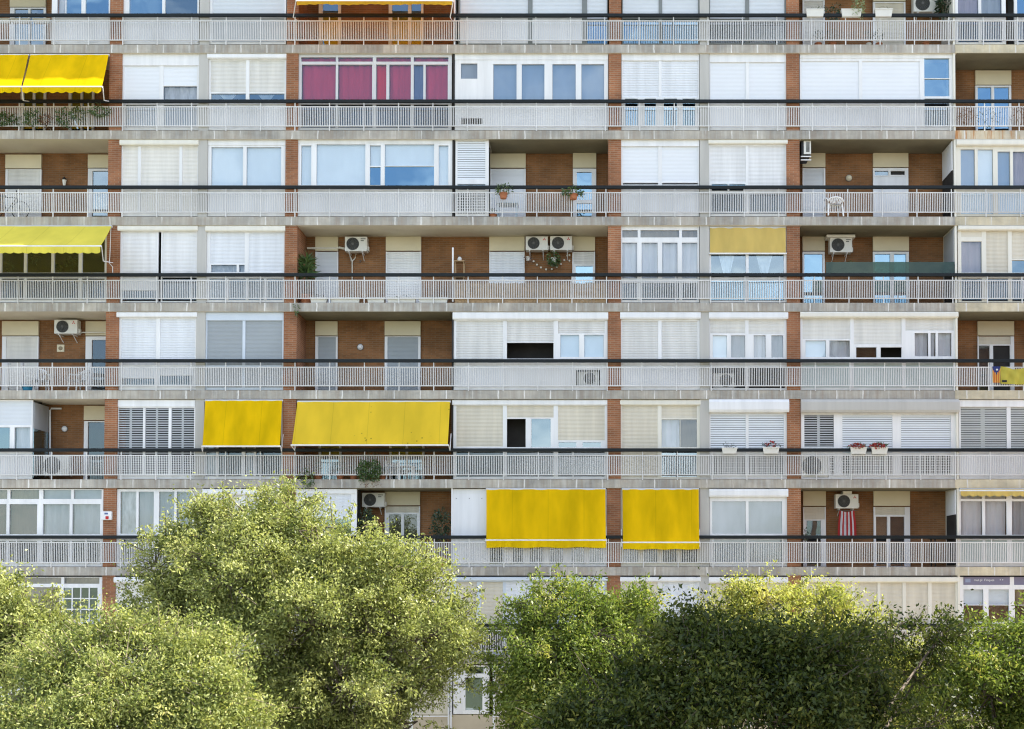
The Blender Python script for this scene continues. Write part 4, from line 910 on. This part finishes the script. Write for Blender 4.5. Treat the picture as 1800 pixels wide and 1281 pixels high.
c = at(634, 461, BK - .01); root = thing('wall_tap', 'small brass garden tap on the brick beside a pipe', 'tap', tuple(c))
mb = MB(); mb.tube([c, c + Vector((0, -.08, 0)), c + Vector((0, -.1, -.06))], .014, 8); mb.tube([c + Vector((-.04, -.06, .03)), c + Vector((.04, -.06, .03))], .01, 6); mb.build('tap_body', ACM, root)
# white pole of the long balcony
mb = MB(); q0, q1 = at(796, 531, .08), at(796, 436, .08); mb.tube([q0, q1], .03, 8); o = mb.build('post', WHITE); o['label'] = 'white upright post rising above the rail beside the reed screen'; o['category'] = 'post'
# wooden stand
c = at(808, 533, .9); root = thing('wooden_stand', 'light wooden stand carrying a small white lantern, left of the shutter door', 'stand', (c.x, .9, ZT[4]))
for dx in (-.15, .15):
    for dy in (-.12, .12):
        mb = MB(); mb.tube([(c.x + dx, .9 + dy, ZT[4] + .012), (c.x + dx, .9 + dy, Z(461, .9))], .016, 6); mb.build('leg', WOOD, root)
mb = MB(); mb.box(c.x - .18, c.x + .18, .74, 1.06, Z(462, .9), Z(460.5, .9)); mb.box(c.x - .18, c.x + .18, .74, 1.06, Z(490, .9), Z(488.5, .9)); mb.build('shelf', WOOD, root)
c2 = at(808, 458, .9); root = thing('lantern', 'small white globe lantern on top of the wooden stand', 'lantern', (c2.x, .9, Z(460.5, .9)))
mb = MB(); mb.lathe((c2.x, .9, Z(460.4, .9)), [(.04, 0), (.075, .05), (.08, .09), (.05, .15), (.02, .17)], 14); mb.build('lamp_body', WHITE, root, smooth=True)
mb = MB(); mb.tube([(c2.x, .9, Z(460.4, .9) + .16), (c2.x - .06, .9, Z(460.4, .9) + .22)], .012, 6); mb.build('handle', ACM, root)
# reed screen behind the bars
mb = MB(); xa, xb = X(800, 515, .05), X(1066, 515, .05); x = xa
while x < xb:
    w = rnd.uniform(.012, .02); mb.box(x, x + w * .9, .045 + rnd.uniform(0, .008), .06, ZT[4] + .015, Z(498 + rnd.uniform(-1.5, 1.5), .05)); x += w
o = mb.build('reed_screen', REED); o['label'] = 'brown reed screen tied behind the bars of the long balcony'; o['category'] = 'screen'
# round table in the reed balcony and white tops seen above it
def chair(label, px, Yd, r, h=.8, rot=0.0, w=.52, m=None):
    c = at(px, B[r], Yd); z = ZT[r + 1] + .012; root = thing('plastic_chair', label, 'chair', (c.x, Yd, z), 'white plastic garden chairs')
    m = m or WHITE
    def P(x, y, zz): return Vector((c.x + x * math.cos(rot) - y * math.sin(rot), Yd + x * math.sin(rot) + y * math.cos(rot), z + zz))
    for sx, sy in ((-1, -1), (1, -1), (-1, 1), (1, 1)):
        mb = MB(); mb.tube([P(sx * w * .48, sy * .24, 0), P(sx * w * .42, sy * .2, .42)], [.026, .03], 6); mb.build('leg', m, root)
    mb = MB(); g = [[P((i / 6 - .5) * w * .9, (j / 5 - .5) * .48, .42 - .03 * math.cos((i / 6 - .5) * 2.6) * (1 - (j / 5 - .5) ** 2)) for i in range(7)] for j in range(6)]
    for dz in (0, -.025):
        b0 = len(mb.v); mb.v += [tuple(p + Vector((0, 0, dz))) for row in g for p in row]
        for j in range(5):
            for i in range(6): q = b0 + j * 7 + i; mb.f.append((q, q + 1, q + 8, q + 7)); mb.mi.append(0)
    mb.build('seat', m, root, smooth=True)
    mb = MB(); arc = [P(math.sin(t) * w * .47, .24 + .10 * math.cos(t) - .02, h - .10 + .10 * math.cos(t)) for t in [(-1.45 + 2.9 * k / 10) for k in range(11)]]
    mb.tube(arc, .022, 6)
    for k in range(1, 10, 1):
        a_ = arc[k]; t = (k - 5) / 5; mb.tube([a_, P(t * w * .36, .22, .43)], .014, 5)
    mb.build('backrest', m, root)
    for s_ in (-1, 1):
        mb = MB(); mb.tube([P(s_ * w * .46, .25, h - .12), P(s_ * w * .5, .1, .64), P(s_ * w * .5, -.18, .63), P(s_ * w * .48, -.24, .42)], .022, 6); mb.build('armrest', m, root)
    return root
chair('white plastic armchair standing alone close to the bars, full back visible', 1465, .18, 2, h=.62, w=.56, rot=math.pi + .15)
chair('white plastic chair behind bars left of the terrace post', 70, .55, 4, h=.86, rot=.6)
chair('white plastic chair behind bars near the olive curtained door', 138, .55, 4, h=.82, rot=-.6)
def table(label, px, Yd, r, w, d, h, m, cat='table'):
    c = at(px, B[r], Yd); z = ZT[r + 1] + .012; root = thing('garden_table', label, cat, (c.x, Yd, z), 'garden tables')
    mb = MB(); mb.box(c.x - w / 2, c.x + w / 2, Yd - d / 2, Yd + d / 2, z + h - .03, z + h); mb.build('tabletop', m, root, bevel=.01)
    for sx in (-1, 1):
        for sy in (-1, 1):
            mb = MB(); x, y = c.x + sx * w * .42, Yd + sy * d * .4; mb.box(x - .02, x + .02, y - .02, y + .02, z, z + h - .031); mb.build('leg', m, root)
    return root
table('small pale blue garden table behind bars beneath the hung pot', 892, .45, 2, .75, .5, .55, mat('pale_blue_plastic', (.55, .68, .78), .4))
table('dark covered table top showing above the rail beside the white side screen', 1660, .6, 6, .9, .6, .98, DARK)
table('white slatted garden table behind bars under the speckled awning', 707, .5, 5, .9, .5, .48, WHITE)
chair('small white chair behind bars right of the round bush', 688, .4, 5, h=.6, rot=.3, w=.42)
# folded dark chair / bicycle at the edge
c = at(18, 372, .35); root = thing('bicycle', 'dark bicycle leaning behind bars at the frame edge', 'bicycle', (c.x, .35, ZT[3]))
for dx in (-.55, .35):
    mb = MB(); pts = [(c.x + dx + .3 * math.cos(t * math.pi / 12), .35, ZT[3] + .33 + .3 * math.sin(t * math.pi / 12)) for t in range(25)]; mb.tube(pts, .016, 5, False)
    for k in range(6): mb.tube([(c.x + dx - .3 * math.cos(k * .52), .35, ZT[3] + .33 - .3 * math.sin(k * .52)), (c.x + dx + .3 * math.cos(k * .52), .35, ZT[3] + .33 + .3 * math.sin(k * .52))], .003, 3, False)
    mb.build('wheel', BLACK, root)
z = ZT[3]; A_, B_, C_, D_, E_ = [(c.x + dx, .35, z + dz) for dx, dz in ((-.55, .33), (-.12, .3), (-.28, .78), (.22, .76), (.35, .33))]
mb = MB()
for s_ in ((A_, B_), (A_, C_), (B_, C_), (C_, D_), (B_, D_), (D_, E_)): mb.tube(s_, .016, 6)
mb.build('frame', BLACK, root)
mb = MB(); mb.box(c.x - .38, c.x - .16, .28, .42, z + .8, z + .85); mb.build('saddle', BLACK, root, bevel=.02)
mb = MB(); mb.tube([(c.x + .22, .35, z + .76), (c.x + .2, .35, z + .92), (c.x + .3, .15, z + .95)], .013, 6); mb.tube([(c.x + .2, .35, z + .92), (c.x + .3, .55, z + .95)], .013, 6); mb.build('handlebar', BLACK, root)
# blue tub on the terrace
c = at(49, 684, .25); root = thing('plastic_tub', 'low blue plastic tub on the balcony floor by a white post', 'tub', (c.x, .25, ZT[5]))
mb = MB(); mb.lathe((c.x, .25, ZT[5] + .014), [(.15, 0), (.2, .16), (.22, .16), (.22, .19), (.18, .19), (.14, .03), (.001, .03)], 20); mb.build('tub_body', mat('blue_plastic', (.02, .2, .36), .35), root, smooth=False)
for i, px_ in enumerate((12, 38)):
    mb = MB(); q = at(px_, 684, .3); mb.box(q.x - .04, q.x + .04, .28, .36, ZT[5] + .013, Z(637, .3)); o = mb.build('post', WHITE); o['label'] = ('white square post by the cropped shutter door, behind the bars', 'white square post beside the blue tub, behind the bars')[i]; o['category'] = 'post'
# green glass windscreen
mb = MB(); a, b = at(1452, 482, .03), at(1678, 461, .03); mb.box(a.x, b.x, .032, .04, a.z, b.z)
gm = mat_glass('green_screen_glass', .05, (.7, .9, .8), (.16, .28, .23)); o = mb.build('windscreen', gm); o['label'] = 'translucent green windscreen fixed along the top of a rail'; o['category'] = 'screen'
# striped cloth under an air conditioner
root = thing('striped_cloth', 'red and white striped cloth drying below an air conditioner', 'cloth', tuple(at(1489, 897, .95)))
def striped(parent, name, x0, x1, y0, y1, Yd, ns, m1, m2, fold=.03):
    mbs = MB(); n = ns * 4; a, b = at(x0, y1, Yd), at(x1, y0, Yd)
    for j in range(7):
        v = j / 6
        for i in range(n + 1):
            u = i / n; squeeze = 1 - .18 * math.exp(-((v - .0) / .4) ** 2) * 1
            x = (a.x + b.x) / 2 + (u - .5) * (b.x - a.x) * squeeze
            mbs.v.append((x, Yd + fold * math.sin(u * 22 + v), b.z + (a.z - b.z) * v - .05 * math.sin(u * math.pi) * (1 - v)))
    for j in range(6):
        for i in range(n):
            q = j * (n + 1) + i; mbs.f.append((q, q + 1, q + n + 2, q + n + 1)); mbs.mi.append((i // 4) % 2)
    return mbs.build(name, [m1, m2], parent, smooth=True)
striped(root, 'cloth', 1473, 1505, 896, 942, .95, 9, mat_cloth('cloth_red', (.5, .05, .05), .25), CURT['w'])
mb = MB(); mb.tube([at(1470, 896, .95), at(1508, 896, .95)], .008, 5); mb.build('line', ACM, root)
# flag and banner on the rail
root = thing('flag', 'flag with blue triangle, white star and red and yellow stripes tied to the bars', 'flag', tuple(at(1751, 644, -.04)))
fy = -.035
fl = MB(); n = 14; a, b = at(1744.5, 671.5, fy), at(1758.5, 643, fy)
for j in range(9):
    v = j / 8
    for i in range(n + 1):
        u = i / n; fl.v.append((a.x + (b.x - a.x) * (u * (1 - .1 * v) + .05 * v), fy + .012 * math.sin(u * 17), b.z + (a.z - b.z) * v))
for j in range(8):
    for i in range(n):
        q = j * (n + 1) + i; u = (i + .5) / n; v = (j + .5) / 8
        mm = 0 if v < .42 * (1 - abs(2 * u - 1) * .75) + .06 else (1 if (int(u * 7) % 2) else 2)
        fl.f.append((q, q + 1, q + n + 2, q + n + 1)); fl.mi.append(mm)
fl.build('cloth', [mat_cloth('flag_blue', (.05, .07, .22), .2), mat_cloth('flag_red', (.62, .17, .06), .2), mat_cloth('flag_yellow', (.72, .42, .10), .2)], root, smooth=True)
mb = MB(); cc = at(1752.6, 648.5, fy - .02); pts = []
for k in range(10):
    t = math.pi / 2 + k * math.pi / 5; rr = (.05 if k % 2 == 0 else .021); pts.append((cc.x + rr * math.cos(t), fy - .018, cc.z + rr * math.sin(t)))
mb.v += pts + [(cc.x, fy - .019, cc.z)]
for k in range(10): mb.f.append((k, (k + 1) % 10, 10)); mb.mi.append(0)
mb.build('star', WHITE, root)
root = thing('banner', 'yellow banner with a small dark label sagging across the bars beside the flag', 'banner', tuple(at(1790, 644, -.05)))
bn = MB(); n = 40; a, b = at(1759, 675, fy), at(1822, 643, fy)
def bz(u, v): return (b.z - .10 * math.sin(min(1, u * 1.15) * math.pi) ** 2) * (1 - v) + (a.z + .03 * (1 - u) ** 2) * v
for j in range(11):
    v = j / 10
    for i in range(n + 1):
        u = i / n; bn.v.append((a.x + (b.x - a.x) * u, fy - .01 + .018 * math.sin(u * 23 + v * 3) + .012 * math.sin(v * 9 - u * 14), bz(u, v)))
for j in range(10):
    for i in range(n): q = j * (n + 1) + i; bn.f.append((q, q + 1, q + n + 2, q + n + 1)); bn.mi.append(0)
bn.build('cloth', mat_cloth('banner_yellow', (.62, .54, .10), .25, .15, 3), root, smooth=True)
mb = MB(); p, q = at(1761.5, 670.5, fy - .045), at(1770, 667, fy - .045); mb.box(p.x, q.x, p.y, p.y + .004, p.z, q.z); mb.build('dark_label', BLACK, root)

# sign lettering on the violet band
def text(s_, px, py, hpx, Yd, m, parent, name='lettering'):
    cu = bpy.data.curves.new(name, 'FONT'); cu.body = s_; cu.size = hpx * pxm(Yd) / .72; cu.extrude = .002; cu.materials.append(m)
    tmp = bpy.data.objects.new('tmp_text', cu); COL.objects.link(tmp); bpy.context.view_layer.update()
    me = bpy.data.meshes.new_from_object(tmp.evaluated_get(bpy.context.evaluated_depsgraph_get())); bpy.data.objects.remove(tmp)
    o = bpy.data.objects.new(name, me); COL.objects.link(o); p = at(px, py, Yd); o.location = p; o.rotation_euler = (R(90), 0, 0); o.parent = parent; BASE[o.name] = Vector((0, 0, 0)); return o
sgn = thing('shop_sign', 'violet sign band with tiny white lettering over the lowest pale window', 'sign', (0, 0, 0))
p, q = at(1694, 1026.6, .11), at(1775, 1013, .11); mb = MB(); mb.box(p.x, q.x, .108, .12, p.z, q.z); mb.build('sign_board', PANEL['v'], sgn)
text('mut.pl  Finques', 1712, 1020.3, 4.2, .104, WHITE, sgn); text('\u2022 \u2022', 1757, 1020.5, 5, .104, WHITE, sgn)
mb = MB(); p, q = at(1697, 1022.5, .105), at(1706, 1016, .105); mb.box(p.x, q.x, .104, .1075, p.z, q.z); mb.build('badge', mat('sign_badge', (.28, .32, .46), .5), sgn)
# laundry bolts on the white board
mb = MB()
for x in (802, 825, 847):
    for y in (875, 941): mb.lathe(at(x, y, .115), [(.014, 0), (.014, .012)], 8, 'y')
mb.build('bolts', BLACK, bld)

# ------------------------------------------------------------------ trees
def tree(label, name, base_px, Yd, lobes, m, nclump, nleaf, lsize, seed, trunk_r=.2, dens=1.0, tb=0.0, tspread=.35, twigm=BARK, sprigs=0, group=None):
    g = np.random.default_rng(seed); rr = random.Random(seed)
    k = pxm(Yd)
    bx = at(base_px, 1200, Yd).x; base = Vector((bx, Yd, .02))
    root = thing(name, label, 'tree', tuple(base), group)
    L3 = []
    for (px, py, rx, rz, dy) in lobes:
        c = at(px, py, Yd + dy); rx = max(.25, rx * k - .2); rz = max(.25, rz * k - .2); L3.append((np.array(c), np.array([rx, (rx + rz) * .5 * .9, rz])))
    wood = MB()
    zlo = min(c[2] - r_[2] * .5 for c, r_ in L3)
    fork = base + Vector((rr.uniform(-.2, .2), .3, max(2.0, zlo * .40)))
    pts = [base, base.lerp(fork, .5) + Vector((rr.uniform(-.12, .12), rr.uniform(-.1, .1), 0)), fork]
    wood.tube(pts, [trunk_r * 1.25, trunk_r, trunk_r * .85], 12)
    vol = np.array([r_[0] * r_[1] for _, r_ in L3]) ** .9; pr = vol / vol.sum()
    AP, AD, AS, AT = [], [], [], []
    for li, (c, r_) in enumerate(L3):
        cv = Vector(c)
        m1 = fork.lerp(cv, .5) + Vector((rr.uniform(-.3, .3), rr.uniform(-.3, .3), .25))
        wood.tube([fork, m1, cv], [trunk_r * .36, trunk_r * .2, trunk_r * .1], 7)
        n = max(6, int(nclump * pr[li]))
        # sub-branches
        subs = []
        for i in range(max(5, n // 9)):
            d = unit(g.normal(size=3) + np.array([0, -.2, .35])); e = c + d * r_ * g.uniform(.5, .75)
            subs.append(e); mid = Vector(c).lerp(Vector(e), .5) + Vector(tuple(g.normal(size=3) * .12))
            wood.tube([cv, mid, Vector(e)], [trunk_r * .13, trunk_r * .09, trunk_r * .05], 5, False)
        subs = np.array(subs)
        nsub = max(5, int(r_[0] * r_[2] * 9))
        sd = unit(g.normal(size=(nsub, 3)) + np.array([0, -.25, .3])); sr = g.uniform(.26, .74, nsub)
        sc_ = c + sd * r_ * g.uniform(.55, .98, nsub)[:, None]
        for i in range(n):
            w_ = g.integers(nsub)
            d = unit(g.normal(size=3) + np.array([0, -.2, .35]))
            q = sc_[w_] + d * sr[w_] * np.array([1, 1, .8]) * g.uniform(.05, 1.0) ** .5 * (1 + g.normal() * .12)
            d = unit(d + sd[w_] * .6)
            s = subs[np.argmin(((subs - q) ** 2).sum(1))]
            tip = q + d * g.uniform(.1, .35)
            if g.random() < .75: wood.tube([Vector(s), Vector((s + q) / 2 + g.normal(size=3) * .08), Vector(tip)], [.018, .011, .005], 4, False)
            nl = int(nleaf * g.uniform(.6, 1.35)); cs = g.uniform(.14, .40)
            ax = unit(d * 1.0 + g.normal(size=3) * .5 + np.array([0, 0, -.15]))
            u = g.uniform(-.6, 1, nl)[:, None]
            off = g.normal(size=(nl, 3)) * cs * np.array([.6, .6, .45])
            P = q + ax * u * cs * 1.3 + off
            Dn = unit(ax * .6 + g.normal(size=(nl, 3)) * .8 + np.array([0, 0, -.35]))
            AP.append(P); AD.append(Dn); AS.append(g.uniform(.65, 1.15, nl) * lsize)
            AT.append(np.clip(g.normal(.42 + tb + g.normal() * .2, tspread * .34, nl), 0, 1))
        for i in range(sprigs):
            d = unit(np.array([g.normal() * 1.1, g.normal() * .5 - .2, g.uniform(-.1, 1.2)])); s0 = c + d * (r_ + .12); ln = g.uniform(.35, .85); e = s0 + unit(d + g.normal(size=3) * .3) * ln
            wood.tube([Vector(s0), Vector((s0 + e) / 2), Vector(e)], [.014, .009, .004], 4, False)
            nl = 34; u = g.uniform(.1, 1, nl)[:, None]
            AP.append(s0 + (e - s0) * u + g.normal(size=(nl, 3)) * .065); AD.append(unit(g.normal(size=(nl, 3)) * .7 + np.array([0, 0, -.8]))); AS.append(g.uniform(.8, 1.25, nl) * lsize); AT.append(g.uniform(.15, .8, nl))
    wood.build('trunk', twigm, root, smooth=True)
    leaf_mesh('crown', np.concatenate(AP), np.concatenate(AD), np.concatenate(AS), np.concatenate(AT), m, root)
    return root
LT_A = mat_leaf('leaf_light_green', [(0, (.085, .115, .028)), (.4, (.285, .315, .10)), (.75, (.45, .465, .175)), (1, (.53, .51, .20))], .38, .02)
LT_B = mat_leaf('leaf_yellow_green', [(0, (.09, .13, .035)), (.4, (.28, .315, .10)), (.75, (.44, .455, .16)), (1, (.54, .51, .18))], .42, .02)
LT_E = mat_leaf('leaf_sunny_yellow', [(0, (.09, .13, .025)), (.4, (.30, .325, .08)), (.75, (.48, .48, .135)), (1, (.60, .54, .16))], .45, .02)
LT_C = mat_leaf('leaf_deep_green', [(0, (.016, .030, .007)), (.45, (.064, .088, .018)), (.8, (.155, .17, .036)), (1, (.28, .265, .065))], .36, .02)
LT_D = mat_leaf('leaf_mid_green', [(0, (.06, .10, .018)), (.45, (.16, .215, .04)), (.8, (.28, .32, .07)), (1, (.43, .40, .10))], .42, .02)
TREES = []
tree('tallest light green tree reaching the lower balconies left of centre', 'street_tree', 545, -8.5,
     [(480, 942, 95, 75, 0), (560, 960, 90, 80, -.8), (370, 940, 60, 55, .4), (315, 995, 80, 65, .5), (420, 1010, 110, 90, -1.0), (640, 1020, 110, 75, -.8), (720, 1035, 70, 60, .2),
      (560, 1090, 120, 90, -1.6), (700, 1120, 120, 85, -.8), (760, 1125, 75, 55, .3), (300, 1070, 90, 70, .2), (440, 1140, 100, 90, -.8), (752, 1205, 65, 55, -.2), (620, 1210, 130, 90, -1.3), (480, 1250, 110, 80, -.9), (695, 1275, 75, 55, -.4), (560, 1300, 130, 70, -.8), (540, 1010, 90, 70, .5), (320, 1110, 90, 80, .8), (788, 1150, 55, 55, .4), (790, 1075, 40, 40, .4), (640, 1120, 140, 110, 1.0), (420, 1060, 120, 100, .8), (560, 1220, 140, 110, .8), (505, 890, 40, 34, .2), (385, 912, 40, 36, .2)],
     LT_A, 3200, 76, .108, 3, .26, sprigs=14)
tree('small light green tree at the frame edge in front of the lowest glazed bay', 'street_tree', 20, -9.5,
     [(30, 1070, 60, 50, 0), (-40, 1060, 70, 60, .4), (75, 1120, 55, 45, -.4), (10, 1140, 90, 70, -.6), (-60, 1160, 80, 80, 0)], LT_A, 700, 72, .115, 5, .18, sprigs=12)
tree('rounded yellow green tree with bare pinkish twigs in the near left corner', 'street_tree', 215, -13,
     [(180, 1125, 55, 45, 0), (245, 1130, 55, 42, .2), (290, 1150, 80, 55, 0), (370, 1165, 55, 45, .3), (120, 1180, 70, 50, -.3), (220, 1220, 130, 80, -.8), (350, 1240, 95, 70, -.4), (60, 1235, 100, 70, -.4), (420, 1270, 60, 40, .2), (140, 1290, 150, 70, -1.0), (330, 1310, 140, 60, -.8), (-20, 1290, 80, 70, 0)],
     LT_B, 1800, 78, .098, 8, .2, tb=-.02, sprigs=10, twigm=BARKP)
tree('bright green tree with a thin dead branch rising above its top', 'street_tree', 990, -9,
     [(985, 1070, 70, 48, 0), (930, 1110, 48, 45, .2), (1070, 1085, 50, 42, -.2), (1000, 1140, 110, 70, -.6), (925, 1190, 48, 62, .2), (1100, 1130, 70, 60, .2), (990, 1230, 120, 80, -.6), (925, 1270, 55, 50, 0), (1110, 1220, 90, 80, 0), (1130, 1075, 45, 35, .1), (960, 1180, 90, 80, .5)],
     LT_D, 1150, 72, .115, 13, .22, tb=.04, sprigs=10)
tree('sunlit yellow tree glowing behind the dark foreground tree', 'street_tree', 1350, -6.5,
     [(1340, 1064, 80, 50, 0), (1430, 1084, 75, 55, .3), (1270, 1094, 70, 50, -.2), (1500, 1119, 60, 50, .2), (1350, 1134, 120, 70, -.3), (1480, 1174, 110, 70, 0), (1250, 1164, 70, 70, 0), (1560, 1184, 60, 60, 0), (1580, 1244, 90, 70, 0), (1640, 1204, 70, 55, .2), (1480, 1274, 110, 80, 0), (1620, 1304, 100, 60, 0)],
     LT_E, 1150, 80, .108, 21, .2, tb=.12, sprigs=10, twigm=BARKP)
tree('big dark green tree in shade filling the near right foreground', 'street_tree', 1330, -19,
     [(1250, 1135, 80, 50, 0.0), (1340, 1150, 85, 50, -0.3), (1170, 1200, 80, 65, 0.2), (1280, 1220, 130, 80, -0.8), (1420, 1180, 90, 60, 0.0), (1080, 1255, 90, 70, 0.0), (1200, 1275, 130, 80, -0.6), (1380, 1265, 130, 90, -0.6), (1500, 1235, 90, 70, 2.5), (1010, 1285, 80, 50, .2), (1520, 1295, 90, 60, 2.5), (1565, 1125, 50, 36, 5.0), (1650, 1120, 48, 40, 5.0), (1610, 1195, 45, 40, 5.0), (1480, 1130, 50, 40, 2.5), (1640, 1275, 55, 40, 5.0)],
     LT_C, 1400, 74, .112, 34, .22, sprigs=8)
tree('mid green tree with sun on its rounded top in the right corner', 'street_tree', 1760, -12,
     [(1760, 1135, 65, 48, 0), (1690, 1175, 60, 50, -.2), (1820, 1150, 70, 60, .2), (1740, 1220, 100, 70, -.5), (1660, 1265, 70, 60, 0), (1810, 1260, 90, 70, 0), (1880, 1200, 80, 80, 0), (1850, 1275, 80, 60, .3), (1750, 1295, 110, 55, .4)],
     LT_D, 800, 72, .115, 55, .2, tb=.05, sprigs=9)
# thin dead branch
mb = MB(); Yd = -9.2
P_ = [(1018, 1125), (1024, 1080), (1033, 1040), (1043, 1020), (1049, 1003)]
mb.tube([at(x, y, Yd) for x, y in P_], [.035, .028, .018, .012, .006], 6)
for a_, b_ in (((1026, 1070), (1018, 1045)), ((1033, 1040), (1022, 1022)), ((1036, 1033), (1050, 1020)), ((1040, 1025), (1037, 1008)), ((1024, 1085), (1000, 1055)), ((1030, 1055), (1042, 1045))):
    mb.tube([at(*a_, Yd), at(*b_, Yd)], [.011, .004], 4)
o = mb.build('dead_branch', BARK); o['label'] = 'thin bare branch standing out of the bright green tree'; o['category'] = 'branch'

# ------------------------------------------------------------------ ground
GA = mat('pavement', (.40, .38, .34), .9, .12, .5, bump=.1); GB = mat('asphalt', (.06, .06, .062), .85, .2, .8, bump=.2); GC = mat('earth_ground', (.12, .125, .07), .95, .2, .2)
mb = MB(); mb.quad((-900, -900, -.16), (900, -900, -.16), (900, 900, -.16), (-900, 900, -.16)); struct('ground', mb, GC)
mb = MB(); mb.box(-90, 90, -14.5, 0.09, -.15, 0); struct('pavement', mb, GA)
mb = MB(); mb.quad((-90, -24, -.15), (90, -24, -.15), (90, -14.6, -.15), (-90, -14.6, -.15)); struct('road', mb, GB)
mb = MB(); mb.box(-90, 90, -39, -24.05, -.15, 0); struct('far_pavement', mb, GA)
mb = MB(); x = -88
while x < 88: mb.box(x, x + 2, -19.4, -19.28, -.146, -.145); x += 5
struct('road_markings', mb, WHITE)

# unseen block added beyond the right edge to shade the near right trees
nb = thing('added_shade_block', 'unseen plain brick block added beyond the right edge to shade the near trees', 'building', (24, -21, 0))
SHX, SHY0, SHY1, SHH = 15.0, -27.0, -15.2, 20.2
mb = MB(); mb.box(SHX, SHX + 16, SHY0, SHY1, -.1, SHH); mb.build('wall', BRICK, nb)
mb = MB(); mb.box(SHX - .25, SHX + 16.25, SHY0 - .25, SHY1 + .25, SHH + .001, SHH + .3); mb.build('roof', CONC, nb)
for fl_ in range(6):
    for i in range(3):
        y = SHY0 + 1.8 + i * 3.7; z = 1.2 + fl_ * 3.3
        mb = MB(); mb.box(SHX - .05, SHX - .003, y, y + 1.5, z, z + 1.6); w_ = mb.build('window', WHITE, nb)
        mb = MB(); mb.box(SHX - .06, SHX - .052, y + .08, y + 1.42, z + .08, z + 1.52); mb.build('pane', GLASS2 if 0 else mat('dark_pane', (.05, .07, .09), .08, .1, spec=.8), w_)

# ------------------------------------------------------------------ light
EL, AZ = R(47), R(8.5)
sv = Vector((math.cos(EL) * math.cos(AZ), math.cos(EL) * math.sin(AZ), math.sin(EL)))
ld = bpy.data.lights.new('sun', 'SUN'); ld.energy = 5.0; ld.angle = R(.53); ld.color = (1, .94, .84)
lo = bpy.data.objects.new('sun', ld); COL.objects.link(lo); lo.rotation_euler = sv.to_track_quat('Z', 'Y').to_euler(); lo.location = (20, 0, 40)
w = bpy.data.worlds.new('World'); sc.world = w; w.use_nodes = True; t = w.node_tree; N, L = t.nodes, t.links; N.clear()
out = N.new('ShaderNodeOutputWorld'); bg = N.new('ShaderNodeBackground'); bg.inputs[1].default_value = .12
sky = N.new('ShaderNodeTexSky'); sky.sky_type = 'NISHITA'; sky.sun_disc = False; sky.sun_elevation = EL; sky.sun_rotation = R(90) - AZ
sky.air_density = 1.0; sky.dust_density = 1.0; sky.ozone_density = 1.0
tc = N.new('ShaderNodeTexCoord'); mp = N.new('ShaderNodeMapping'); mp.inputs['Scale'].default_value = (2.2, 2.2, 5.0)
nz = N.new('ShaderNodeTexNoise'); nz.inputs['Scale'].default_value = 1.5; nz.inputs['Detail'].default_value = 7; nz.inputs['Roughness'].default_value = .55
L.new(tc.outputs['Generated'], mp.inputs[0]); L.new(mp.outputs[0], nz.inputs['Vector'])
cr = N.new('ShaderNodeValToRGB'); cr.color_ramp.elements[0].position = .46; cr.color_ramp.elements[1].position = .66
cr.color_ramp.elements[1].color = (.8, .8, .8, 1)
L.new(nz.outputs[0], cr.inputs[0])
mx = N.new('ShaderNodeMix'); mx.data_type = 'RGBA'; L.new(cr.outputs[0], mx.inputs[0]); L.new(sky.outputs[0], mx.inputs[6]); mx.inputs[7].default_value = (9, 9, 9.2, 1)
L.new(mx.outputs[2], bg.inputs[0]); L.new(bg.outputs[0], out.inputs[0])

# ------------------------------------------------------------------ camera
cd = bpy.data.cameras.new('camera'); co = bpy.data.objects.new('camera', cd); COL.objects.link(co); sc.camera = co
cd.sensor_width = 36; cd.sensor_fit = 'HORIZONTAL'; cd.lens = F / 1800 * 36
cd.shift_x = (900 - CX) / 1800; cd.shift_y = (CY - 640.5) / 1800
co.location = (CAMX, -D, HC); co.rotation_euler = (R(90) + TH, 0, 0)
cd.clip_start = .5; cd.clip_end = 3000
sc.view_settings.view_transform = 'Standard'; sc.view_settings.look = 'None'; sc.view_settings.exposure = 1.55; sc.view_settings.gamma = 1
sc.render.engine = 'CYCLES'
sc.cycles.pixel_filter_type = 'BLACKMAN_HARRIS'; sc.cycles.filter_width = 1.15; sc.cycles.max_bounces = 8; sc.cycles.transparent_max_bounces = 12; sc.cycles.use_denoising = True
